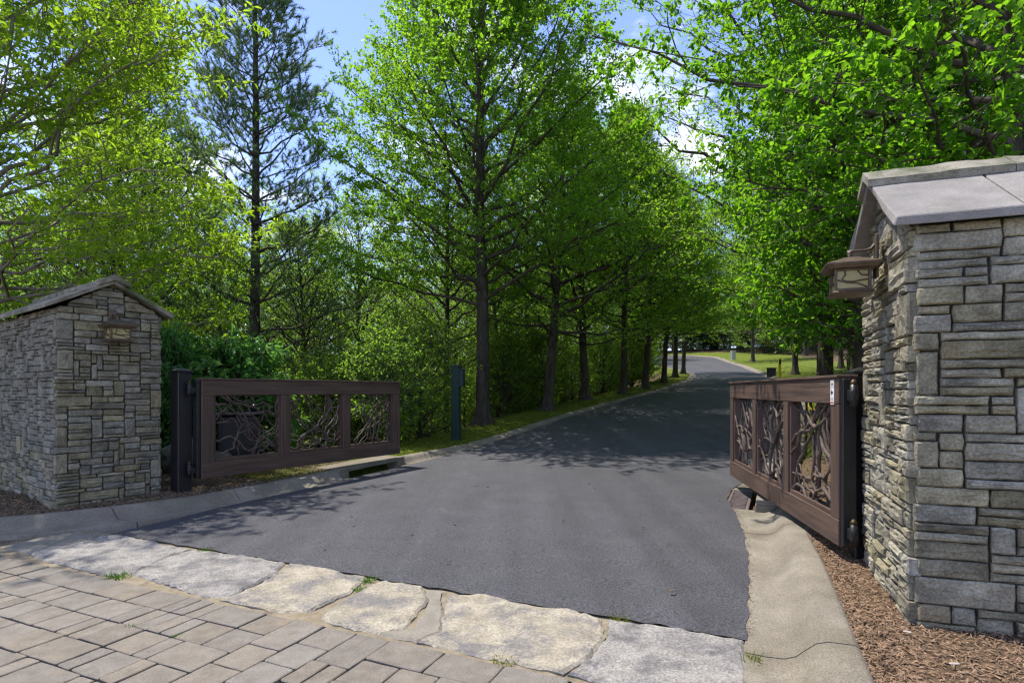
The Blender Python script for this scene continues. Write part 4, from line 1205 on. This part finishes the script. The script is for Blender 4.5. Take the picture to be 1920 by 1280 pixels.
for i, (x, y, me) in enumerate(WOOD):
    kind = {id(woodA): 'leafy woodland tree with a slim dark trunk down the left bank', id(woodB): 'slender low-branched woodland tree down the left bank', id(woodC): 'high-crowned woodland tree with bare lower trunk down the left bank'}[id(me)]
    place(me, 'woodland_tree', P(x + rw.uniform(-.5, .5), y + rw.uniform(-.5, .5)), rw.uniform(0, 6.28), rw.uniform(.70, .88), kind, group='woodland trees down the left bank')
BACK = [(-30, 22), (-27, 31), (-31, 38), (-24, 37), (-19, 45), (-26, 47), (-14, 56), (-21, 58), (-8, 62), (-1.5, 64), (-14, 68), (3.5, 69), (-5, 72), (8.8, 70), (1, 78), (13.5, 76), (10, 82), (17, 82), (-34, 29), (-23, 20), (-19.5, 17), (-17, 25.5), (-12, 33), (-4.5, 53), (1, 50.5), (5.5, 58.5), (-10, 47), (-17, 36)]
for i, (x, y) in enumerate(BACK):
    place(woodD, 'woodland_tree', P(x + rw.uniform(-.6, .6), y + rw.uniform(-.6, .6)), rw.uniform(0, 6.28), rw.uniform(.85, 1.15), 'low-branched leafy tree at the back of the woodland', group='woodland trees at the back')
SHR = []
for i in range(54):
    s = rw.uniform(8.5, 40); q = rw.uniform(1.6, 9)
    r = rl(s) - .9 - q
    SHR.append((*XY(s, r), shrubB if q > 6.5 and rw.random() < .6 else shrubA))
SHR += [(-6.9, 19.6, shrubB), (-4.8, 22.5, shrubB), (-6.2, 23.5, shrubB), (-8.6, 21.5, shrubA), (-6.6, 12.2, shrubA), (-7.6, 14.2, shrubB), (-3.9, 14.9, shrubA), (-2.9, 13.6, shrubA), (-2.5, 15.9, shrubA), (-9.0, 12.2, shrubB), (-10.4, 13, shrubB), (-4.4, 18.2, shrubA), (-3.0, 19.5, shrubA), (-5.4, 21.5, shrubB)]
for x, y, me in SHR:
    if (x + .9) ** 2 + (y - 17.8) ** 2 < 2.2 or (abs(x / y + .425) < .075 and y < 18.4): continue
    place(me, 'understory_shrub', P(x, y, -.05), rw.uniform(0, 6.28), rw.uniform(.5, .85), 'leafy green shrub among the trees on the left bank' if me is shrubA else 'tall twiggy shrub among the trees on the left bank', 'shrub', 'understory shrubs on the left bank')

# --- right side of the drive
ashA = finish(make_tree(51, 15.5, .2, 2.6, domeshape(3.4, 6.0), 54, (18, 62), 9, 5, 12, .125, .5, .7, .12, twig_r=.008), 'ash', 'leaf_oak')
place(ashA, 'roadside_tree', P(8.9, 16.6), .6, 1, 'airy spreading tree over the right side of the drive', group='trees on the right verge')
RT = [(14.2, 26.4, oakB, .84, 'right verge oak nearest the open right gate, low crown'), (12.4, 21.2, woodA, .85, 'slender tree on the right verge near the airy spreading tree'), (16.6, 31.6, oakB, .8, 'spreading verge tree with low boughs just before the yellow post'), (14.2, 24.5, woodC, 1.0, 'right verge tree beyond the airy spreading tree, high crown'), (17.2, 35.6, oakB, .85, 'right verge oak with low sunlit limb near the bench'), (19.3, 36.5, woodC, .9, 'dark trunked tree just right of the sunlit limb oak'),
      (21.6, 38.5, woodB, 1.1, 'third dark trunk right of the bench'), (22.6, 55, oakB, .8, 'lone verge oak on the far right lawn near the utility cabinet'), (13.6, 19.0, woodA, .95, 'bushy tree filling the right bank behind the gate'), (26, 44, woodA, 1.1, 'wide tree at the back of the right bank'),
      (29, 58, woodA, 1.1, 'tree at the far right of the lawn'), (18.5, 27.5, woodA, 1.05, 'leafy tree on the right bank further up'), (11.2, 11.5, woodA, .8, 'leafy tree right behind the tall stone pillar'), (15.5, 13.5, woodC, .9, 'tree behind the tall pillar, furthest right')]
for x, y, me, sc, lb in RT: place(me, 'roadside_tree', P(x, y), rw.uniform(0, 6.28), sc, lb, group='trees on the right verge')
for i in range(15):
    a_ = 1225 + i * 36; y = 84 + rw.uniform(-2, 3) - .012 * abs(a_ - 1300); x = (a_ - 960) / 1100 * y
    place((darkA, woodD)[i % 2], 'hillside_tree', P(x, y, -.2), rw.uniform(0, 6.28), rw.uniform(.75, 1.0), 'dark evergreen on the hillside where the drive ends' if i % 2 == 0 else 'low-branched leafy tree on the hillside where the drive ends', group='trees at the end of the drive')
for i in range(20):
    a_ = 1215 + i * 24; y = 79.5 + rw.uniform(-1.5, 2) - .02 * max(0, a_ - 1290); x = (a_ - 960) / 1100 * y
    place((shrubB, shrubA)[i % 2], 'hillside_shrub', P(x, y, -.15), rw.uniform(0, 6.28), rw.uniform(.9, 1.2) if i % 2 == 0 else rw.uniform(1.2, 1.6), 'leafy shrub on the slope past the far end of the drive', 'shrub', 'shrubs past the far end of the drive')
for i, (x, y) in enumerate([(12.5, 7.2), (15.8, 9.6), (19, 13.5), (22, 9), (24, 17), (20.5, 21), (26, 25), (17.5, 5.2), (29, 20), (14.2, 2.5), (23, 32), (30, 36), (33, 48)]):
    place((woodD, woodA)[i % 2], 'roadside_tree', P(x, y), rw.uniform(0, 6.28), rw.uniform(.8, 1.05), 'leafy tree in the wood on the right behind the tall pillar', group='trees in the right-hand wood')
for i, (x, y) in enumerate([(9.5, 6.2), (11, 9.2), (13.5, 12), (9.2, 13.6), (16.5, 16), (12, 4.2), (11.6, 17.2)]):
    place((shrubA, shrubB)[i % 2], 'bank_shrub', P(x, y, -.05), rw.uniform(0, 6.28), rw.uniform(.6, .8), 'leafy shrub on the right bank behind the tall pillar', 'shrub', 'shrubs on the right bank')
FAR = [(30.5, 70), (33.5, 66.5), (27.8, 80), (24, 78.5), (31, 79), (35, 72), (26.5, 78), (29.5, 76), (32.5, 74), (24, 82), (20.5, 84), (36, 70), (17, 86), (28, 86), (33, 82), (39, 66), (22, 90), (12, 84), (8, 78), (5, 70), (40, 78)]
for i, (x, y) in enumerate(FAR): place((woodA, darkA, woodC, darkA, woodB)[i % 5], 'hillside_tree', P(x, y), rw.uniform(0, 6.28), rw.uniform(1.1, 1.4), 'dark evergreen on the hillside where the drive ends' if i % 2 else 'leafy tree on the hillside where the drive ends', group='trees at the end of the drive')
HEDGE = [(1300, 83), (1322, 80), (1338, 77), (1362, 75), (1385, 72), (1408, 70), (1432, 67), (1455, 65), (1480, 63), (1510, 61), (1545, 60)]
for i, (a_, y) in enumerate(HEDGE):
    x = (a_ - 960) / 1100 * y
    place((darkA, shrubB, darkA, shrubA)[i % 4], 'hillside_shrub', P(x, y, -.1), rw.uniform(0, 6.28), (.62, 1.05, .55, 1.3)[i % 4], 'dark evergreen shrub in the hedge behind the far lawn' if i % 2 == 0 else 'round leafy shrub in the hedge behind the far lawn', 'shrub', 'shrubs round the far lawn')
youngA = make_tree(61, 7.2, .11, 1.9, domeshape(1.5, 2.5), 44, (5, 60), 9, 5, 10, .13, .48, .5, .05, droop=.35, detailed=True, twig_r=.006)
youngM = finish(youngA, 'young', 'leaf_big')
place(youngM, 'young_tree', P(7.0, 11.8), 2.0, 1.0, 'young broadleaf tree with low boughs behind the right gate', group='trees on the right verge')
place(youngM, 'young_tree', P(8.6, 14.2), 4.4, 1.1, 'second young broadleaf tree, further from the right gate', group='trees on the right verge')

CAMP = np.array([0, 0, 1.5])
def hero_tree(t, name, loc, rz, label, cat, leafm, n_each, barkm='bark', twigm='twig', zmin=None, group=None, keep=None):
    """tree whose nearest leaves in view are objects of their own"""
    pos, ax, nr, ln, wr = t['leaf']
    c, s = math.cos(rz), math.sin(rz); Rm = np.array([[c, -s, 0], [s, c, 0], [0, 0, 1]])
    wp = pos @ Rm.T + np.array(loc); d = wp - CAMP
    mask = np.ones(len(pos), bool)
    if keep is not None: mask &= keep(wp)
    px = 960 + 1100 * d[:, 0] / np.maximum(d[:, 1], .1); py = 732 - 1100 * d[:, 2] / np.maximum(d[:, 1], .1)
    vis = mask & (d[:, 1] > 1) & (px > 5) & (px < 1915) & (py > 5) & (py < 1275)
    size = np.where(vis, ln / np.maximum(d[:, 1], .5), 0)
    order = np.argsort(-size)[:n_each]; order = order[size[order] > 0]
    m2 = mask.copy(); m2[order] = False
    me = finish(t, name, leafm, barkm, twigm, m2)
    root = place(me, name, loc, rz, 1, label, cat, group)
    one = {}
    for v in range(3):
        V, F, lv = leaves(np.zeros((1, 3)), np.array([[1., 0, 0]]), np.array([[0, 0, 1.]]), np.ones(1), wr, t['R'], True)
        V = V.copy(); V[2:5, 2] -= .05 * v; one[v] = npmesh('leaf', V, F, MT[leafm], False, np.full(len(V), (.25, .55, .85)[v]))
    a, n, b = leaf_frame(ax, nr)
    for k, i in enumerate(order):
        o = bpy.data.objects.new('leaf', one[k % 3]); COL.objects.link(o); o.parent = root
        L = float(ln[i])
        o.matrix_local = Matrix(((a[i, 0] * L, -b[i, 0] * L, n[i, 0] * L, pos[i, 0]), (a[i, 1] * L, -b[i, 1] * L, n[i, 1] * L, pos[i, 1]), (a[i, 2] * L, -b[i, 2] * L, n[i, 2] * L, pos[i, 2]), (0, 0, 0, 1)))
    return root

# broad leaves over the right pillar
bigT = make_tree(71, 11.0, .19, 2.6, lambda t: (3.2 + 1.9 * min(1, t / .2)) * (1 - max(0, (t - .2) / .8) ** 1.6) ** .8 + .4, 62, (8, 62), 9, 6, 32, .088, .6, .5, .08, droop=.5, detailed=True, twig_r=.005, limb=.6)
locR = P(6.9, 8.1)
def keepR(w):      # pruned clear of the pillar, the gate and the drive below head height
    near = (w[:, 1] < 6.2) & (w[:, 2] < 3.35)
    return ~near & (w[:, 2] > 1.75)
hero_tree(bigT, 'broadleaf_tree', tuple(locR), .9, 'big-leaved tree arching over the tall right stone pillar', 'tree', 'leaf_big', 300, keep=keepR)

leftT = make_tree(81, 8.6, .17, 1.9, lambda t: (3.2 + 1.0 * min(1, t / .15)) * (1 - max(0, (t - .15) / .85) ** 1.5) ** .75 + .3, 64, (6, 66), 10, 6, 17, .125, .34, .5, .02, droop=.25, detailed=True, twig_r=.005, limb=.55, wob=.02)
def keepL(w): return ((w[:, 2] > 2.55) | (w[:, 1] > 8.6)) & (w[:, 1] > 7.0)
hero_tree(leftT, 'willowy_tree', tuple(P(-9.3, 10.2)), 2.2, 'yellow green narrow-leaved tree arching over the left stone pillar', 'tree', 'leaf_left', 300, barkm='palebark', twigm='palebark', keep=keepL)

# glossy bush behind the left gate
bushT = make_tree(91, 1.75, .05, .1, lambda t: .85 * (1 - t ** 2.5) ** .6 + .1, 34, (10, 55), 6, 4, 9, .16, .36, .22, .1, droop=.25, detailed=True, twig_r=.005)
hero_tree(bushT, 'glossy_bush', tuple(P(-5.2, 10.9)), .3, 'glossy green bush rising above the top rail of the left gate', 'bush', 'leaf_bush', 150)
bush2 = finish(bushT, 'bush', 'leaf_bush')
place(bush2, 'leggy_bush', P(-6.1, 10.2), 2.5, (.6, .6, 1.0), 'leggy bush between the left pillar and its black post', 'bush')

# ------------------------------------------------------------------ grass, mulch and litter
def scatter(n, area, seed):
    R_ = np.random.default_rng(seed); out = []
    while len(out) < n:
        s, r = area(R_)
        if s is None: continue
        x, y = XY(s, r); out.append((x, y, T(s, r)))
    return np.array(out), R_

def blades(name, pts, R_, h, w, mat, label=None, kind='stuff', spread=.5):
    N = len(pts); d = R_.normal(0, spread, (N, 3)); d[:, 2] = 1; d = norm(d); hh = h * R_.uniform(.5, 1.3, N)[:, None]
    sdir = norm(np.cross(d, R_.normal(0, 1, (N, 3)))) * w * R_.uniform(.6, 1.2, (N, 1))
    bend = R_.normal(0, .35, (N, 3)) * hh * .6; bend[:, 2] = -np.abs(bend[:, 2]) * .3
    b = pts - np.array([0, 0, .012])
    V = np.stack([b - sdir, b + sdir, b + d * hh * .6 + sdir * .6 + bend * .3, b + d * hh * .6 - sdir * .6 + bend * .3, b + d * hh + bend], 1).reshape(-1, 3)
    i = np.arange(N)[:, None] * 5
    F = np.concatenate([i + [[0, 1, 2]], i + [[0, 2, 3]], i + [[3, 2, 4]]], 1).reshape(-1, 3)
    o = meshobj(name, npmesh(name, V, F, MT[mat], False, np.repeat(R_.random(N), 5)))
    if kind: o['kind'] = kind
    return o

def verge(R_):
    s = 6.3 + (R_.random() ** 1.6) * 34; q = R_.random() * (1.75 if s > 9 else 2.4)
    if R_.random() < max(0, q - 1.2) * 1.2: return None, None
    if 7.3 < s < 9.5 and q < .5: return None, None
    return s, rl(s) - interp(LG, s) - KL - .02 - q + .3 * ss(9.5, 12.5, s) * R_.random()
pts, R_ = scatter(34000, verge, 1); tag(blades('verge_grass', pts, R_, .06, .006, 'grass'), 'short mossy grass strip along the left kerb', 'grass')
pts, R_ = scatter(9000, lambda R_: (lambda s: (s, rr(s) + interp(RG, s) + KW + .03 + R_.random() * 3.5))(9.6 + R_.random() * 40), 2)
tag(blades('bank_grass', pts, R_, .09, .009, 'grass'), 'rough grass along the right verge of the drive', 'grass')
def lawn(R_):
    s = R_.uniform(4.5, 10); return s, rl(s) - R_.uniform(4.2, 8)
pts, R_ = scatter(6000, lawn, 3); tag(blades('back_lawn', pts, R_, .10, .008, 'lush'), 'lush grass behind the left stone pillar', 'grass')
def cornerL(R_):
    s = R_.uniform(2.2, 3.25); return s, rl(s) - interp(LG, s) - KL - .05 - R_.random() * 1.1
pts, R_ = scatter(2600, cornerL, 4); tag(blades('corner_grass', pts, R_, .11, .005, 'lush'), 'bright green grass patch at the kerb before the left pillar', 'grass')
def cornerR(R_):
    s = R_.uniform(2.2, 3.25); return s, rr(s) + interp(RG, s) + KW + .35 + R_.random() * 1.2
pts, R_ = scatter(1500, cornerR, 5); tag(blades('mulch_edge_grass', pts, R_, .06, .004, 'lush'), 'thin grass at the near edge of the mulch bed', 'grass')

def chips(name, pts, R_, l0, l1, w0, mat, lift=.012):
    N = len(pts); yaw = R_.uniform(0, 6.28, N); pit = R_.normal(0, .3, N)
    a = np.stack([np.cos(yaw) * np.cos(pit), np.sin(yaw) * np.cos(pit), np.sin(pit)], 1)
    nr = R_.normal(0, .35, (N, 3)); nr[:, 2] = 1
    a, n, b = leaf_frame(a, nr); L = R_.uniform(l0, l1, (N, 1)) * .5; W = w0 * R_.uniform(.5, 1.3, (N, 1)) * .5; t = W * .55
    c = pts + np.stack([np.zeros(N), np.zeros(N), R_.uniform(0, lift, N)], 1)
    V = np.stack([c - a * L - b * W * .6, c - a * L * .8 + b * W, c + a * L + b * W * .5, c + a * L * .85 - b * W,
                  c - a * L * .9 - b * W * .4 + n * t, c - a * L * .75 + b * W * .8 + n * t, c + a * L * .9 + b * W * .4 + n * t, c + a * L * .8 - b * W * .8 + n * t], 1).reshape(-1, 3)
    i = np.arange(N)[:, None] * 8
    F = np.concatenate([i + [q] for q in ([4, 5, 6, 7], [0, 1, 5, 4], [1, 2, 6, 5], [2, 3, 7, 6], [3, 0, 4, 7])], 1).reshape(-1, 4)
    o = meshobj(name, npmesh(name, V, F, MT[mat], False)); o['kind'] = 'stuff'; return o
def bedR(R_):
    s = R_.uniform(2.5, 8.2); q = R_.random() ** 1.5 * 2.4
    return s, rr(s) + interp(RG, s) + KW - .02 + q
pts, R_ = scatter(26000, bedR, 6); tag(chips('bark_mulch', pts, R_, .012, .055, .0085, 'chips'), 'red brown shredded bark mulch round the tall right pillar', 'mulch')
def bedL(R_):
    s = R_.uniform(3.0, 8.5); q = R_.random() ** 1.2 * 3.6
    return s, rl(s) - interp(LG, s) - KL + .02 - q
pts, R_ = scatter(14000, bedL, 7); tag(chips('leaf_litter', pts, R_, .02, .07, .014, 'chips_dark'), 'dry leaf litter round the left pillar and black post', 'leaf litter')
def gritzone(R_):
    k = R_.random()
    if k < .28:
        s = R_.uniform(3.85, 9.0); return s, rr(s) + abs(R_.normal(0, .035)) - .012
    if k < .75:
        s = R_.uniform(4.0, 11.0); return s, rl(s) - abs(R_.normal(0, .05)) + .012
    return 3.86 - abs(R_.normal(0, .045)), R_.uniform(-6.6, -.2)
R_ = np.random.default_rng(12); gp = []
for _ in range(2000):
    s, r = gritzone(R_); x, y = XY(s, r); gp.append((x, y, g(s) + .002))
tag(chips('edge_grit', np.array(gp), R_, .003, .018, .005, 'chips_dark', .003), 'dry grit and needles along the asphalt edges', 'grit')
def one_leaf(R_, s, r, k):
    a = R_.uniform(0, 6.28); L = R_.uniform(.04, .075); mm = MB()
    pts = [(0, 0, 0), (L * .4, L * .22, .012), (L, 0, .004), (L * .45, -L * .2, .010)]
    mm.poly([pts[0], pts[1], pts[2]]); mm.poly([pts[0], pts[2], pts[3]])
    x, y = XY(s, r); o = mm.build('fallen_leaf', MT['chips_dark'], None, (x, y, g(s) + .036), a)
    return o
R_ = np.random.default_rng(31)
for k in range(26):
    s = 4.2 + 6.5 * R_.random() ** 1.4; r = R_.uniform(rl(s) + .1, rr(s) - .1)
    tag(one_leaf(R_, s, r, k), 'small dry leaf lying on the asphalt drive', 'leaf', 'dry leaves on the asphalt')
for k, (s, q, ln) in enumerate([(3.55, .42, .05), (3.2, .62, .045), (3.9, .3, .04)]):
    r = rr(s) + interp(RG, s) + KW + q; x, y = XY(s, r)
    mm = MB(); mm.box((0, 0, 0), (ln, .016, .008), bev=.004)
    o = mm.build('wood_chip', MT['pale_chip'], None, (x, y, T(s, r) + .03), k * 1.3)
    tag(o, 'bleached pale wood chip lying on the bark mulch', 'wood chip', 'bleached chips on the mulch')

def tuft(label, s, r, n, h, seed, rad=.05, mat='lush'):
    R_ = np.random.default_rng(seed); a = R_.uniform(0, 6.28, n); q = rad * np.sqrt(R_.random(n))
    x, y = XY(s, r); pts = np.stack([q * np.cos(a), q * np.sin(a) * 1., np.zeros(n)], 1)
    o = blades('weed_tuft', pts, R_, h, .004, mat, kind=None, spread=.7); o.location = (x, y, g(s)); tag(o, label, 'weed', 'weeds in the paving joints')
tuft('weed tuft between the two grey flagstones, nearest the left pillar', 3.0, -4.92, 60, .08, 1, .09)
tuft('weed tuft in the open gap between the cream flagstones at the asphalt', 3.74, -2.98, 50, .06, 2, .06)
tuft('weed tuft in the middle of the gap between the cream flagstones', 3.55, -2.9, 40, .05, 3, .05)
tuft('yellowish weed tuft at the asphalt edge near the right end of the threshold', 3.8, -.98, 40, .05, 4, .06, 'grass')
tuft('weed tuft at the asphalt edge above the second grey flagstone', 3.81, -4.95, 45, .05, 5, .07)
tuft('moss weed below the longest cream flagstone', 2.96, -1.42, 40, .04, 6, .07, 'grass')
tuft('small weed in a paver joint, left of the pavement', 2.40, -3.84, 24, .03, 7, .03)
tuft('small weed in a paver joint, second from the left', 2.44, -3.42, 24, .03, 8, .03)
tuft('dry weed at the corner of the concrete gutter', 3.55, -.17, 40, .06, 9, .05, 'grass')

# small yellow sprig caught on the right gate
root = empty('yellow_sprig', gR.matrix_basis @ Vector((.62, .075, GH - .235))); tag(root, 'sprig of yellowed leaves caught on the top rail of the right gate', 'leaf sprig')
rs = random.Random(2)
for k in range(6):
    mm = MB(); a = rs.uniform(-.6, 3.7); L = rs.uniform(.04, .06); c = Vector((math.cos(a), 0, math.sin(a)))
    o_ = Vector((rs.uniform(-.09, .09), 0, 0)); sd = Vector((-c.z, 0, c.x)) * .012
    mm.poly([o_, o_ + c * L * .5 + sd, o_ + c * L, o_ + c * L * .5 - sd]); mm.build('leaf', MT['yellow'], root).rotation_euler = (rs.uniform(-.3, .3), 0, gR.rotation_euler.z)
